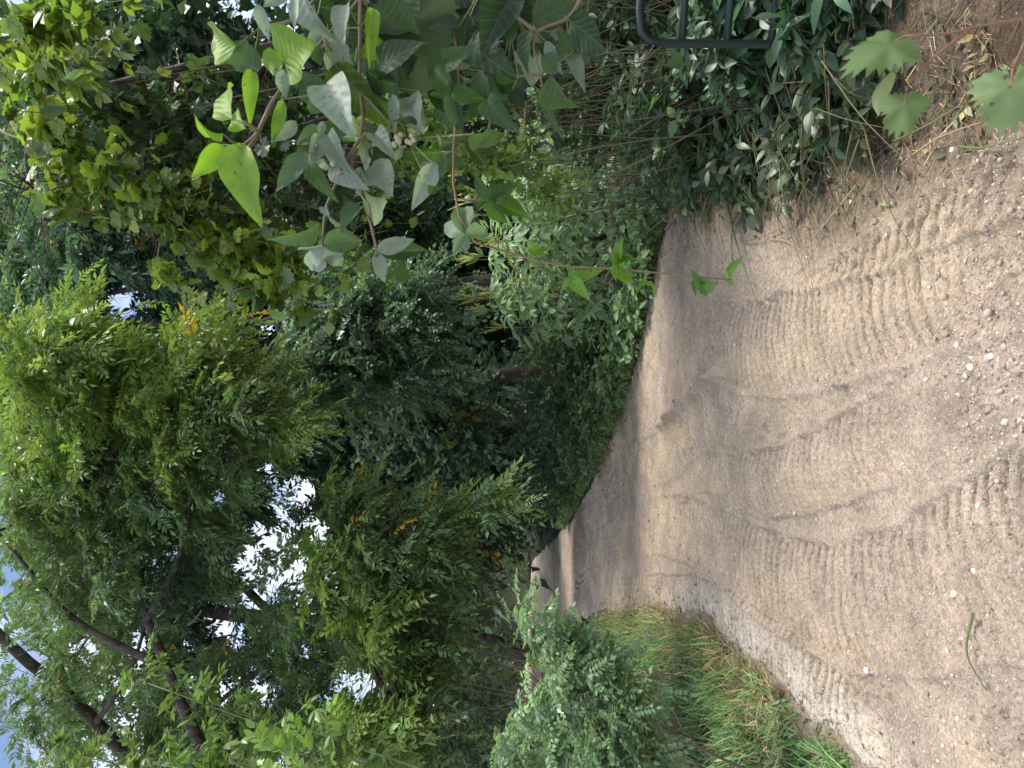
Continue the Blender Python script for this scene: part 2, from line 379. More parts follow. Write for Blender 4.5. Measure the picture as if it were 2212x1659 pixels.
def foliage(crown, wood, clumps, temps, size, base, var=.22, alt=None, pa=0., bl=.55, nl=9, bias=(0, 0, 0), droop=.5, holes=1.0, limbs=None, twigr=.004, tcol=(.06, .045, .035), upb=1.0, thin=1.0):
    "leafy branchlets spread through each clump; clump = (u, v, depth, ru, rv, rd, count[, bias][, base])"
    for c in clumps:
        u, v, d, ru, rv, rd, n = c[:7]; bs = np.array(c[7] if len(c) > 7 and c[7] is not None else bias, float); cb = c[8] if len(c) > 8 else base
        q = ball(n); p0 = P(u + q[:, 0] * ru, v + q[:, 1] * rv, d + q[:, 2] * rd)
        if holes: p0 = p0[~in_hole(p0, holes)]
        if thin < 1: p0 = p0[R.random(len(p0)) < thin]
        n = len(p0)
        if n == 0: continue
        cen = P(u, v, d)
        out_ = nrm(p0 - cen)
        b = nrm(out_ * .7 + R.normal(size=(n, 3)) * .55 + bs + np.array([0, 0, .1])); L_ = bl * np.exp(R.normal(0, .25, n))
        start = p0 - b * L_[:, None] * .5
        def pos(t): return start + b * (L_ * t)[:, None] + np.array([0, 0, -1.]) * (droop * L_ * t * t)[:, None]
        for a_, b_ in ((0, .5), (.5, 1)):
            stick(wood, pos(np.full(n, a_)), pos(np.full(n, b_)), twigr, tcol)
        side = nrm(np.cross(b, np.array([0, 0, 1.])) + 1e-4)
        for j in range(nl):
            t = np.clip((j + .5) / nl + R.normal(0, .04, n), .08, 1); s = 1 if j % 2 else -1
            pp = pos(t); dd = b * (.35 + .5 * t)[:, None] + side * s * (.9 - .4 * t)[:, None] + R.normal(0, .28, (n, 3)) + np.array([0, 0, -.25])
            up = np.array([0, 0, upb]) + R.normal(0, .45, (n, 3))
            keep = ~in_hole(pp + nrm(dd) * size * .55, holes) if holes else np.ones(n, bool)
            pk = pp[keep]
            scatter(crown, temps, pk, dd[keep], up[keep], size * np.exp(R.normal(0, .2, len(pk))), tones(len(pk), cb, var, .08, alt, pa))
        if limbs is not None:                                  # the clump hangs on the nearest limb
            allp = np.concatenate(limbs); k = np.argmin(((allp - cen) ** 2).sum(1)); a = allp[k]
            midp = (a + cen) / 2 + np.array([0, 0, .12]) * np.linalg.norm(cen - a)
            ts = np.linspace(0, 1, 7)[:, None]; curve = (1 - ts) ** 2 * a + 2 * ts * (1 - ts) * midp + ts ** 2 * cen
            wood.tube(curve, np.linspace(max(.012, twigr * 4), twigr * 1.8, 7), 5, tcol, False)
            ks = R.permutation(n)[:max(3, n // 6)]; cc = curve[R.integers(2, 7, len(ks))]
            mids = (cc + start[ks]) / 2 + R.normal(0, .06, (len(ks), 3)); stick(wood, cc, mids, twigr * 1.7, tcol); stick(wood, mids, start[ks], twigr * 1.3, tcol)
def curve(pts, n=24, wob=.0):
    "smooth curve through points"
    pts = np.asarray(pts, float)
    if len(pts) < 3: ts = np.linspace(0, 1, n)[:, None]; return pts[0] * (1 - ts) + pts[-1] * ts
    d = np.concatenate([[0], np.cumsum(np.linalg.norm(np.diff(pts, axis=0), axis=1))]); t = np.linspace(0, d[-1], n)
    tg = np.gradient(pts, d, axis=0); o = []
    for x in t:
        i = min(np.searchsorted(d, x, side='right') - 1, len(pts) - 2); h = d[i + 1] - d[i]; s = (x - d[i]) / h
        o.append((2 * s ** 3 - 3 * s ** 2 + 1) * pts[i] + (s ** 3 - 2 * s ** 2 + s) * h * tg[i] + (-2 * s ** 3 + 3 * s ** 2) * pts[i + 1] + (s ** 3 - s ** 2) * h * tg[i + 1])
    o = np.array(o)
    if wob: o[1:-1] += R.normal(0, wob, (n - 2, 3))
    return o
def tree(name, label, base, limbs, **kw):
    root = empty(name, (base[0], base[1], float(gz(base[0], base[1]))), label, 'tree', kw.pop('group', None))
    tr, cr_, tw = MB(), MB(), MB(); cs = []
    for pts, r0, r1 in limbs:
        c = curve(pts, 22); rr = np.linspace(r0, r1, 22) * (1 + .06 * np.sin(np.arange(22) * 1.7)); tr.tube(c, rr, 9); cs.append(c)
    cl = kw.pop('clumps'); temps = kw.pop('temps'); size = kw.pop('size'); cb = kw.pop('base_col')
    foliage(cr_, tw, cl, temps, size, cb, limbs=[c[6:] for c in cs], **kw)
    tr.build('trunk', BARK, root, True); tw.build('twigs', TWIG, root); cr_.build('crown', LEAF, root)
    return root
def g3(x, y, dz=0): return np.array([x, y, float(gz(x, y)) + dz])

# ------------------------------------------------------------------ ground sheet and dirt path
def grid(name, ys, ts, zf, cf, mat):
    Y, Tn = np.meshgrid(ys, ts, indexing='ij'); X = Tn * (Y + .6)
    X = X.ravel(); Y = Y.ravel(); Z = zf(X, Y); V = np.stack([X, Y, Z], 1); nr, nc = len(ys), len(ts)
    i = np.arange(nr - 1)[:, None] * nc + np.arange(nc - 1)[None, :]; i = i.ravel()
    fl = np.stack([i, i + 1, i + nc + 1, i + nc], 1).ravel()
    b = MB(); b.v = [V]; b.f = [fl]; b.c = [np.full(len(i), 4)]; b.col = [cf(X, Y)]; b.lp = [np.zeros((len(V), 2))]; b.n = len(V)
    return b.build(name, mat, None, True)
def gcol(X, Y):
    k = fbm(X * 3, Y * 3, 4)[:, None]
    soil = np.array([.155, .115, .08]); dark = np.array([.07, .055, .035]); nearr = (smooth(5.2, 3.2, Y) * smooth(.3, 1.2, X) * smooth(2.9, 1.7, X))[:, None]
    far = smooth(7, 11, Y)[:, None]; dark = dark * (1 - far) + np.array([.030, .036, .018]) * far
    e = edge(X, Y); rim = (smooth(-.22, -.02, e) * smooth(13, 8, Y) * (X < 0))[:, None] * .85
    dark = dark * (1 - rim) + np.array([.42, .35, .28]) * rim
    return dark * (1 - nearr) + soil * nearr * (.7 + .6 * k) + (k - .45) * .04
ysg = np.concatenate([np.linspace(-6, 1, 30), 1600 / np.linspace(1500, 60, 420) ** 1.0, [40, 60, 100, 200, 400]]); ysg = np.unique(np.round(ysg, 4))
# ground rows also reach sideways and behind the camera
def gridxy(name, xs, ys, zf, cf, mat):
    X, Y = np.meshgrid(xs, ys); X = X.ravel(); Y = Y.ravel(); V = np.stack([X, Y, zf(X, Y)], 1); nc, nr = len(xs), len(ys)
    i = (np.arange(nr - 1)[:, None] * nc + np.arange(nc - 1)[None, :]).ravel()
    b = MB(); b.v = [V]; b.f = [np.stack([i, i + 1, i + nc + 1, i + nc], 1).ravel()]; b.c = [np.full(len(i), 4)]; b.col = [cf(X, Y)]; b.lp = [np.zeros((len(V), 2))]; b.n = len(V)
    return b.build(name, mat, None, True)
xs = np.concatenate([-np.geomspace(300, 4.2, 40), np.arange(-4, 4.01, .045), np.geomspace(4.2, 300, 40)])
ys = np.concatenate([[-60, -30, -15, -8, -5, -3, -2], np.arange(-1.5, 12, .045), np.geomspace(12.1, 500, 90)])
ground = gridxy('ground', xs, ys, gz, gcol, DIRT); ground['kind'] = 'structure'

TRACKS = [  # centre line (x, y) points, half width, period, depth, bend of the bars
    ([(-.22, 4.4), (-.22, 5.2), (-.62, 6.6), (-1.05, 8.6), (-1.9, 11.5)], .24, .095, .013, .02),
    ([(.48, 1.9), (.40, 2.6), (.30, 3.3), (.22, 4.2), (.35, 5.2), (.7, 6.2)], .27, .085, .011, .09),
    ([(.1, 1.2), (-.35, 1.9), (-.72, 2.5), (-.98, 3.1), (-1.12, 3.9), (-1.15, 4.8), (-1.25, 6.2), (-1.8, 8.5), (-2.6, 11), (-4.2, 15)], .26, .085, .011, .09),
    ([(-1.50, 2.9), (-1.52, 4.2), (-1.62, 5.2), (-1.95, 6.6), (-2.6, 8.8)], .15, .075, .013, .03),
    ([(-.15, 2.7), (-.45, 3.6), (-.62, 4.4), (-.60, 5.2), (-.9, 6.4)], .18, .08, .007, .10),
    ([(.80, 1.2), (.78, 2.0), (.72, 3.0), (.78, 4.2)], .22, .11, .006, .08)]
def path_parts(X, Y):
    s = edge(X, Y); z = np.zeros(len(X)); tn = np.zeros(len(X)); near = (Y > 1.2) & (Y < 17) & (s > -.1)
    x, y = X[near], Y[near]; dz = np.zeros(len(x)); mk = np.zeros(len(x))
    wx = (fbm(x * 5, y * 5, 3) - .45) * .05; wy = (fbm(x * 5 + 40, y * 5, 3) - .45) * .05
    for pts, hw, per, dep, bend in TRACKS:
        p = curve(np.array([(a, b, 0) for a, b in pts]), 26)[:, :2]; best = np.full(len(x), 9.); al = np.zeros(len(x)); sg = np.zeros(len(x)); acc = 0
        for i in range(len(p) - 1):
            d = p[i + 1] - p[i]; L_ = np.linalg.norm(d); d = d / L_; rx, ry = x + wx - p[i, 0], y + wy - p[i, 1]
            t = np.clip(rx * d[0] + ry * d[1], 0, L_); ex, ey = rx - t * d[0], ry - t * d[1]; dist = np.hypot(ex, ey); q = dist < best
            best[q] = dist[q]; al[q] = acc + t[q]; sg[q] = np.sign(ex * d[1] - ey * d[0])[q] ; acc += L_
        lat = best / hw; msk = smooth(1.02, .9, lat) * (.6 + .4 * smooth(.27, .42, fbm(x * 2.1 + hw * 90, y * 2.1, 3)))
        ph = (al + bend * (best * sg / hw) ** 2) / per; fr = ph - np.floor(ph)
        rip = smooth(0, .30, fr) * smooth(1., .70, fr)
        fade = smooth(0, .4, al) * smooth(0, .4, acc - al)
        dz += fade * msk * (rip - .66) * dep * 3.1 * (.6 + .8 * fbm(x * 7, y * 7, 3))
        rim = np.exp(-((lat - 1.10) / .10) ** 2) * .022 * fade * smooth(9, 6, y); dz += rim * (.5 + fbm(x * 9, y * 9, 2))
        mk = np.maximum(mk, msk * fade)
    z[near] = dz; tn[near] = mk
    # spilled ridge beside the first track, lumps and clods
    lum = fbm(X * 6, Y * 6, 5); z += (lum - .47) * .045 * (1 - .5 * tn) + (fbm(X * 1.1, Y * 1.1, 3) - .45) * .07
    cl = fbm(X * 26, Y * 26, 3); z += np.maximum(cl - .48, 0) * .085 * (1 - .75 * tn) * smooth(.35, .6, fbm(X * 1.9 + 7, Y * 1.9, 3) + .12)
    rg = np.exp(-((X - np.interp(Y, [4.6, 5.2, 6.6, 8.6], [.12, .06, -.34, -.76])) / .06) ** 2) * smooth(4.6, 5, Y) * smooth(8.6, 6, Y)
    z += rg * .09 * (.5 + lum)
    return s, z, tn
def pz(X, Y):
    s, z, _ = path_parts(X, Y)
    return .006 + z * smooth(-.02, .12, s) - .09 * smooth(.03, -.07, s) - smooth(14, 40, Y) * 0
def pcol(X, Y):
    s, z, tn = path_parts(X, Y); c = np.array([.40, .325, .262])
    k = fbm(X * 1.4 + 3, Y * 1.4, 4)[:, None]; C = c * (.74 + .56 * k)
    tan = smooth(.45, .62, fbm(X * 2.3 + 30, Y * .9, 3))[:, None] * .5 + tn[:, None] * .25; C = C * (1 - tan) + np.array([.50, .40, .29]) * tan
    wh = (smooth(.42, .1, X - np.interp(Y, LY, LX)) * smooth(2.4, 3.2, Y) * smooth(7.5, 5.5, Y) * smooth(.25, .5, fbm(X * 3, Y * 3 + 5, 3)))[:, None] * .75
    C = C * (1 - wh) + np.array([.62, .56, .51]) * wh
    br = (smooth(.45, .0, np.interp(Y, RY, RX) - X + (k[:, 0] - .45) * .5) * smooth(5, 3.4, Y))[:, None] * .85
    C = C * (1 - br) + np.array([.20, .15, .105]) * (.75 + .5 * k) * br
    gr = (smooth(.0, .5, X) * smooth(3.4, 4.6, Y) * smooth(7.2, 6, Y))[:, None] * .45
    C = C * (1 - gr) + np.array([.30, .25, .21]) * gr
    return np.clip(C, .02, .8)
yv = CAMH * F / np.linspace(1145, 32, 1050); yv = np.concatenate([np.linspace(-1.5, yv[0] - .05, 40), yv, np.geomspace(yv[-1] * 1.08, 90, 10)])
ts_ = np.concatenate([np.linspace(-1.6, -.86, 70), np.linspace(-.85, .62, 900), np.linspace(.63, 1.1, 40)])
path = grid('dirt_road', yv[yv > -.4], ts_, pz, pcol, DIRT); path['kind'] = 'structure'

# ------------------------------------------------------------------ gravel and stones
def rock(seed, n=1):
    q = np.random.default_rng(seed); t = (1 + 5 ** .5) / 2
    v = np.array([(-1, t, 0), (1, t, 0), (-1, -t, 0), (1, -t, 0), (0, -1, t), (0, 1, t), (0, -1, -t), (0, 1, -t), (t, 0, -1), (t, 0, 1), (-t, 0, -1), (-t, 0, 1)], float)
    v = nrm(v) * (1 + q.normal(0, .16, (12, 1))) * np.array([1, .8, .62])
    f = [(0, 11, 5), (0, 5, 1), (0, 1, 7), (0, 7, 10), (0, 10, 11), (1, 5, 9), (5, 11, 4), (11, 10, 2), (10, 7, 6), (7, 1, 8), (3, 9, 4), (3, 4, 2), (3, 2, 6), (3, 6, 8), (3, 8, 9), (4, 9, 5), (2, 4, 11), (6, 2, 10), (8, 6, 7), (9, 8, 1)]
    return T(v, f)
ROCK = [rock(i) for i in range(6)]
def rough_rock(seed, r):
    q = np.random.default_rng(seed); t = ROCK[seed % 6]; V = t['v'].copy(); F_ = t['fl'].reshape(-1, 3)
    for it in range(2):
        vs = list(map(tuple, V)); em = {}; nf = []
        def mid(a, b):
            k = (min(a, b), max(a, b))
            if k not in em: em[k] = len(vs); vs.append(tuple((np.array(vs[a]) + np.array(vs[b])) / 2 * (1.05 + q.normal(0, .045))))
            return em[k]
        for a, b, c in F_:
            x, y, z_ = mid(a, b), mid(b, c), mid(c, a); nf += [(a, x, z_), (x, b, y), (z_, y, c), (x, y, z_)]
        V = np.array(vs); F_ = np.array(nf)
    return V * r, [tuple(f) for f in F_]
g = MB(); n = 20000
yy = CAMH * F / R.uniform(60, 1180, n); xx = R.uniform(-.62, .62, n) * (yy + .2)
s_ = edge(xx, yy); dens = smooth(.38, .6, fbm(xx * 1.7 + 11, yy * 1.7, 3)); patch = np.exp(-(((xx - .12) / .38) ** 2 + ((yy - 2.25) / .25) ** 2))
k = (s_ > .03) & (R.random(n) < .30 + .7 * dens + .6 * patch); xx, yy, patch = xx[k], yy[k], patch[k]
sz = np.exp(R.normal(math.log(.0042), .5, len(xx))) * (1 + .45 * patch) * np.clip(yy / 4, .8, 2.2)
sz = np.minimum(sz, .02)
zz = pz(xx, yy); pp = np.stack([xx, yy, zz + sz * .05], 1)
cc = tones(len(xx), (.38, .31, .255), .25, .06, (.66, .63, .58), .035)
d_ = nrm(R.normal(size=(len(xx), 3)) * np.array([1, 1, .25])); scatter(g, ROCK, pp, d_, np.array([0, 0, 1.]) + R.normal(0, .2, (len(xx), 3)), sz, cc)
tag(g.build('gravel', STONE), 'small loose gravel and clods scattered over the dirt path', 'gravel', kind='stuff')
stones = [(2088, 745, 1.5, 1, 'pale grey stone beside the densest gravel, uppermost of the loose white ones'), (2112, 792, 2.0, 1, 'large chalk-white stone in the gravel patch at the foot of the path'), (2160, 770, 1.8, 1, 'white stone near the lower edge of the gravel patch'), (2122, 722, 2.2, 0, 'rounded brown stone, the largest beside the white chips'), (2096, 738, 1.7, 0, 'tan oval stone lying against a darker one in the gravel'),
          (2015, 820, 1.2, 1, 'small white chip lying alone above the gravel patch'), (1860, 800, .9, 1, 'tiny white chip in the middle of the path near curved tread marks'), (2140, 1095, 1.1, 1, 'white chip on the left half of the path near its bottom'), (1728, 1110, 1.3, 1, 'white chip sitting on the smooth hump between tread marks'), (1862, 1245, 1.8, 0, 'dark clod on the left tread marks of the path'), (1895, 1455, 2.2, 1, 'flat pale stone on the left side of the path close to the grass'),
          (2168, 1130, 1.6, 0, 'dark round stone near the right-hand stones at the path foot'), (2020, 1505, 1.3, 0, 'brown stone on the plain dirt at the left foot of the path'), (1783, 1378, 1.5, 0, 'dark clod beside the grass edge of the path'), (1998, 850, 1.2, 0, 'dark round pebble on the plain centre of the path'), (2055, 1412, 1.1, 1, 'white pebble on the bare dirt left of centre')]
for i, (x, y, r, wht, lab) in enumerate(stones):
    u, v = 1659 - y, x; d = CAMH * F / (v - HZ); px, py = (u - CU) / F * d, d
    b = MB(); V, fs = rough_rock(i, .0085 * r); b.raw(V * np.array([1, 1, .7]), fs, (.72, .70, .66) if wht else (.27, .21, .16))
    o = b.build('stone', STONE, None, True); o.location = (px, py, float(pz(np.array([px]), np.array([py]))[0]) + .003); o.rotation_euler = (0, 0, R.uniform(0, 6)); tag(o, lab, 'stone', 'loose stones on the path')

# ------------------------------------------------------------------ grass, straw and litter (stuff)
def blades(n, xf, hmin, hmax, cols, mat, name, label, flat=.0, wdt=.004):
    x, y = xf(n); tuft = fbm(x * 5, y * 5, 3); k = R.random(len(x)) < .25 + 1.6 * (tuft - .25); x, y, tuft = x[k], y[k], tuft[k]; n = len(x); z = gz(x, y); h = R.uniform(hmin, hmax, n) * (.3 + 1.5 * tuft); a = R.uniform(0, 2 * np.pi, n); lean = R.uniform(.25, .8, n) + flat
    d = np.stack([np.cos(a), np.sin(a), np.zeros(n)], 1); V = []; w0 = np.stack([-np.sin(a), np.cos(a), np.zeros(n)], 1)
    base = np.stack([x, y, z - .01], 1); ww = wdt * np.exp(R.normal(0, .3, n))
    rows = []
    for t, wf in ((0, 1), (.4, 1.1), (.75, .7), (1, .05)):
        c = base + d * (h * lean * t ** 1.6)[:, None] + np.array([0, 0, 1.]) * (h * t * (1 - .45 * lean * t))[:, None].clip(.004)
        rows += [c - w0 * (ww * wf)[:, None], c + w0 * (ww * wf)[:, None]]
    V = np.stack(rows, 1).reshape(-1, 3); o = (np.arange(n) * 8)[:, None]; f = np.concatenate([o + np.array(q) for q in ((0, 1, 3, 2), (2, 3, 5, 4), (4, 5, 7, 6))], 1).ravel()
    b = MB(); b.v = [V]; b.f = [f]; b.c = [np.full(3 * n, 4)]; c = cols(n, x, y); b.col = [np.repeat(c, 8, 0)]; b.lp = [np.zeros((len(V), 2))]; b.n = len(V)
    return tag(b.build(name, mat), label, 'grass', kind='stuff')
def left_area(n):
    y = 1.8 + 10 * R.random(n) ** 1.8; xl = np.interp(y, LY, LX); x = xl - .0 - 2.4 * R.random(n) ** 1.2 + R.normal(0, .06, n); k = edge(x, y) < -.02
    return x[k], y[k]
def gcols(n, x, y):
    e = np.interp(y, LY, LX) - x; dry = R.random(n) < (.5 * smooth(.45, .05, e) * smooth(4.0, 4.6, y) + .05)
    c = tones(n, (.17, .30, .11), .3, .12); c[dry] = tones(dry.sum(), (.40, .32, .15), .25, .08); return c
blades(44000, left_area, .07, .24, gcols, GRASS, 'grass', 'lush green uncut grass on the bank left of the path', .15, .0042)
def edge_area(n):
    y = 3.9 + 4 * R.random(n) ** 1.2; x = np.interp(y, LY, LX) - .02 - np.abs(R.normal(0, .22, n)); k = edge(x, y) < .07; return x[k], y[k]
blades(8000, edge_area, .05, .17, lambda n, x, y: tones(n, (.36, .29, .17), .4, .08, (.14, .11, .07), .2), DRY, 'dry_grass', 'flattened straw-coloured dry grass along the left edge of the path', .8, .0026)
def right_edge(n):
    y = 6.0 + 12 * R.random(n) ** 1.5; x = np.interp(y, RY, RX) + .02 + np.abs(R.normal(0, .16, n)) ; k = edge(x, y) < .03; return x[k], y[k]
blades(9000, right_edge, .08, .26, lambda n, x, y: tones(n, (.15, .27, .09), .3, .15, (.38, .30, .15), .25), GRASS, 'verge_grass', 'thin strip of short grass between the path and the tall weeds', 0, .004)
def debris_area(n):
    y = 2.0 + 4.2 * R.random(n); x = np.interp(y, RY, RX) - .05 + np.abs(R.normal(0, .8, n)); return x, y
# straw and cut stems lying about on the right
b = MB(); x, y = debris_area(2600); n = len(x); a = R.normal(-.9, .8, n); ln = R.uniform(.03, .22, n)
p0 = np.stack([x, y, gz(x, y) + .012 + R.random(n) * .03], 1); p1 = p0 + np.stack([np.cos(a) * ln, np.sin(a) * ln, R.normal(0, .012, n)], 1)
stick(b, p0, p1, R.uniform(.0008, .0022, n), tones(n, (.13, .10, .065), .45, .1, (.42, .35, .22), .08)); tag(b.build('straw_litter', DRY), 'dead straw and snapped stems littering the brown soil on the right', 'litter', kind='stuff')
b = MB(); bl_ = MB()
for i in range(230):
    y0 = R.uniform(2.7, 6.3); x0 = float(np.interp(y0, RY, RX)) + abs(R.normal(.05, .3)); a = R.normal(2.4, .9); L_ = R.uniform(.15, .65); e = (x0 + math.cos(a) * L_, y0 + math.sin(a) * L_)
    p0 = g3(x0, y0, R.uniform(.03, .22)); p1 = np.array([e[0], e[1], max(float(gz(*e)), float(pz(np.array([e[0]]), np.array([e[1]]))[0])) + R.uniform(.008, .05)]); md = (p0 + p1) / 2 + np.array([0, 0, R.uniform(0, .07)])
    b.tube(curve([p0, md, p1], 7), np.linspace(R.uniform(.0018, .004), .001, 7), 5, [(.13, .14, .06), (.08, .11, .04), (.17, .14, .08), (.07, .06, .04)][R.integers(0, 4)], False)
tag(b.build('cut_stems', DRY), 'mown weed stems fanned out from the shade onto the grey gravel', 'cut stems', kind='stuff')
b = MB(); n = 9500; y = 2.45 + 4.0 * R.random(n) ** 1.15; x = np.interp(y, RY, RX) + .10 + np.abs(R.normal(0, .75, n)) + smooth(3.3, 2.5, y) * .40
pp = np.stack([x, y, gz(x, y) + .01 + R.random(n) * .10 * smooth(0, .5, x - np.interp(y, RY, RX))], 1); dd = nrm(R.normal(size=(n, 3)) * np.array([1, 1, .35]))
scatter(b, [blade(.2, 3, .2, .2), blade(.14, 3, .3, .1), RAG[0]], pp, dd, np.array([0, 0, 1.]) + R.normal(0, .5, (n, 3)), R.uniform(.05, .12, n), tones(n, (.045, .085, .045), .35, .15, (.16, .15, .12), .18))
tag(b.build('wilted_leaves', LEAF), 'heap of wilting cut leaves along the right edge of the path', 'leaf litter', kind='stuff')
b = MB(); n = 5200; y = 2.2 + 9 * R.random(n) ** 1.3; right = R.random(n) < .6
x = np.where(right, np.interp(y, RY, RX) + R.normal(.05, .16, n), np.interp(y, LY, LX) + R.normal(-.04, .14, n)); zz_ = np.maximum(gz(x, y), pz(x, y)) + .006 + R.random(n) * .012; a = R.uniform(0, 6.28, n); ln = R.uniform(.02, .10, n); p0 = np.stack([x, y, zz_], 1)
stick(b, p0, p0 + np.stack([np.cos(a) * ln, np.sin(a) * ln, R.normal(.003, .006, n)], 1), R.uniform(.0008, .002, n), tones(n, (.30, .23, .14), .5, .1))
k = R.random(n) < .35; scatter(b, [blade(.2, 3, .2, .2), simple(.25, .1, .1)], p0[k], nrm(R.normal(size=(k.sum(), 3)) * np.array([1, 1, .25])), np.array([0, 0, 1.]) + R.normal(0, .4, (k.sum(), 3)), R.uniform(.02, .06, k.sum()), tones(k.sum(), (.16, .15, .08), .5, .15))
tag(b.build('edge_litter', DRY), 'scraps of dead leaf and twig spilling from both verges onto the path', 'leaf litter', kind='stuff')
STALK = [((1560, 420), (1640, 690), 'long pale stalk reaching furthest onto the grey gravel'), ((1590, 520), (1700, 480), 'thin stalk crossing the other on the grey gravel'), ((1840, 395), (1740, 520), 'green-brown stalk lying across the brown tyre-smoothed soil'), ((1650, 515), (1740, 550), 'short bent stalk at the end of the cut weeds'), ((2090, 1330), (2120, 1500), 'dry straw lying on bare dirt near the bottom left'),
         ((1920, 300), (2080, 210), 'dark stalk pressed into the brown bank'), ((1960, 330), (2130, 250), 'thick muddy stalk lower on the brown bank'), ((1700, 340), (1580, 500), 'slender stalk pointing from the weeds to the path'), ((2060, 310), (2200, 290), 'pale split stalk at the bottom right of the bank'), ((1420, 1430), (1520, 1440), 'green stem lying in the grass on the left')]
for (a, c, lab) in STALK:
    pts = []
    for (x, y) in (a, c):
        u, v = 1659 - y, x; d = CAMH * F / (v - HZ) * .96; px = (u - CU) / F * d; pts.append(np.array([px, d, max(float(gz(px, d)), 0) + .03]))
    mid = (pts[0] + pts[1]) / 2 + np.array([R.normal(0, .03), R.normal(0, .03), .02]); b = MB(); b.tube(curve([pts[0], mid, pts[1]], 12), np.linspace(.005, .002, 12), 6, (.30, .24, .13) if R.random() < .6 else (.14, .17, .07))
    tag(b.build('cut_stalk', DRY, None, True), lab, 'stalk', 'cut stalks lying by the path')

# ------------------------------------------------------------------ left trees leaning over the path
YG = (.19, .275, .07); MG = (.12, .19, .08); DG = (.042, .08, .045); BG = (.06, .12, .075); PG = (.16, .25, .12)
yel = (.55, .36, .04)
tree('walnut_tree', 'leaning left tree whose main limb arches high over the path', (-5.6, 7.0),
     [([g3(-5.6, 7.0), P(-250, 700, 6.6), P(0, 470, 6.4), P(72, 421, 6.4), P(213, 363, 6.3), P(319, 318, 6.3), P(586, 277, 6.2), P(726, 220, 6.1), P(813, 195, 6.0), P(930, 160, 5.9)], .11, .010),
      ([P(45, 440, 6.4), P(20, 380, 6.3), P(-20, 330, 6.2), P(-80, 200, 6.2)], .045, .02),
      ([P(319, 318, 6.3), P(470, 390, 6.0), P(640, 420, 5.9), P(800, 440, 5.8)], .03, .006),
      ([P(586, 277, 6.2), P(640, 380, 5.9), P(700, 470, 5.9)], .02, .005),
      ([P(213, 363, 6.3), P(330, 150, 6.4), P(480, 20, 6.5), P(600, -80, 6.5)], .04, .008)],
     clumps=[(880, 80, 5.8, 110, 110, .6, 60, (.3, -.2, .1), YG), (820, 190, 6.0, 130, 110, .6, 70, (.4, 0, 0), YG), (690, 90, 6.4, 170, 120, .8, 70), (540, 70, 6.8, 150, 110, .8, 55, None, MG),  # YG at the bough tips puts sunlight into the leaf colour
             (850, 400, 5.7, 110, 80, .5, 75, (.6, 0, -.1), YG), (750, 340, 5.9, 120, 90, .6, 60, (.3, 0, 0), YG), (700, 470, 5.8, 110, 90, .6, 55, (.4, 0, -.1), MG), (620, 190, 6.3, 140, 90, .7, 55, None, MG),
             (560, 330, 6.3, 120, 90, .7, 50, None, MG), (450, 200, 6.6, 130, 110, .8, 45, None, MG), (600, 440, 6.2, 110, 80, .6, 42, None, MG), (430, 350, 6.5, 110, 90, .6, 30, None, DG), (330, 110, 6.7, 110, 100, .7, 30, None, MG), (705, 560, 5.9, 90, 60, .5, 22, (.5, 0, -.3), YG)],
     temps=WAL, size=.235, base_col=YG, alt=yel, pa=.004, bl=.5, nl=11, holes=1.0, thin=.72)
tree('walnut_tree', 'second left tree with a thick bare limb crossing the sky gap at the top', (-6.4, 8.2),
     [([g3(-6.4, 8.2), P(-230, 560, 7.8), P(30, 270, 7.4), P(98, 207, 7.3), P(148, 165, 7.3), P(186, 115, 7.2), P(252, 34, 7.2), P(350, -60, 7.1)], .11, .045),
      ([P(98, 207, 7.3), P(160, 250, 7.0), P(260, 300, 6.8), P(420, 330, 6.8)], .035, .01), ([P(-100, 400, 7.6), P(60, 560, 7.0), P(250, 640, 6.7), P(430, 700, 6.5)], .05, .01),
      ([P(-230, 560, 7.8), P(-60, 760, 7.0), P(120, 800, 6.4), P(300, 850, 6.1)], .05, .012)],
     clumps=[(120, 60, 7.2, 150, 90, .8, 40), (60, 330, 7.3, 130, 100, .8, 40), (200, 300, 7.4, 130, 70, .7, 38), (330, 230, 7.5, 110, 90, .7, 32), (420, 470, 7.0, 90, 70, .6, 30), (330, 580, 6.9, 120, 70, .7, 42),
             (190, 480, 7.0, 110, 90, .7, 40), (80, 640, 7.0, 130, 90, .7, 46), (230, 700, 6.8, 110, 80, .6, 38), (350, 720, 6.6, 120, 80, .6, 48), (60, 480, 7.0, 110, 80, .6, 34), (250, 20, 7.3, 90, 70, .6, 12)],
     temps=WAL, size=.24, base_col=MG, alt=yel, pa=.004, bl=.5, nl=10, thin=.72)
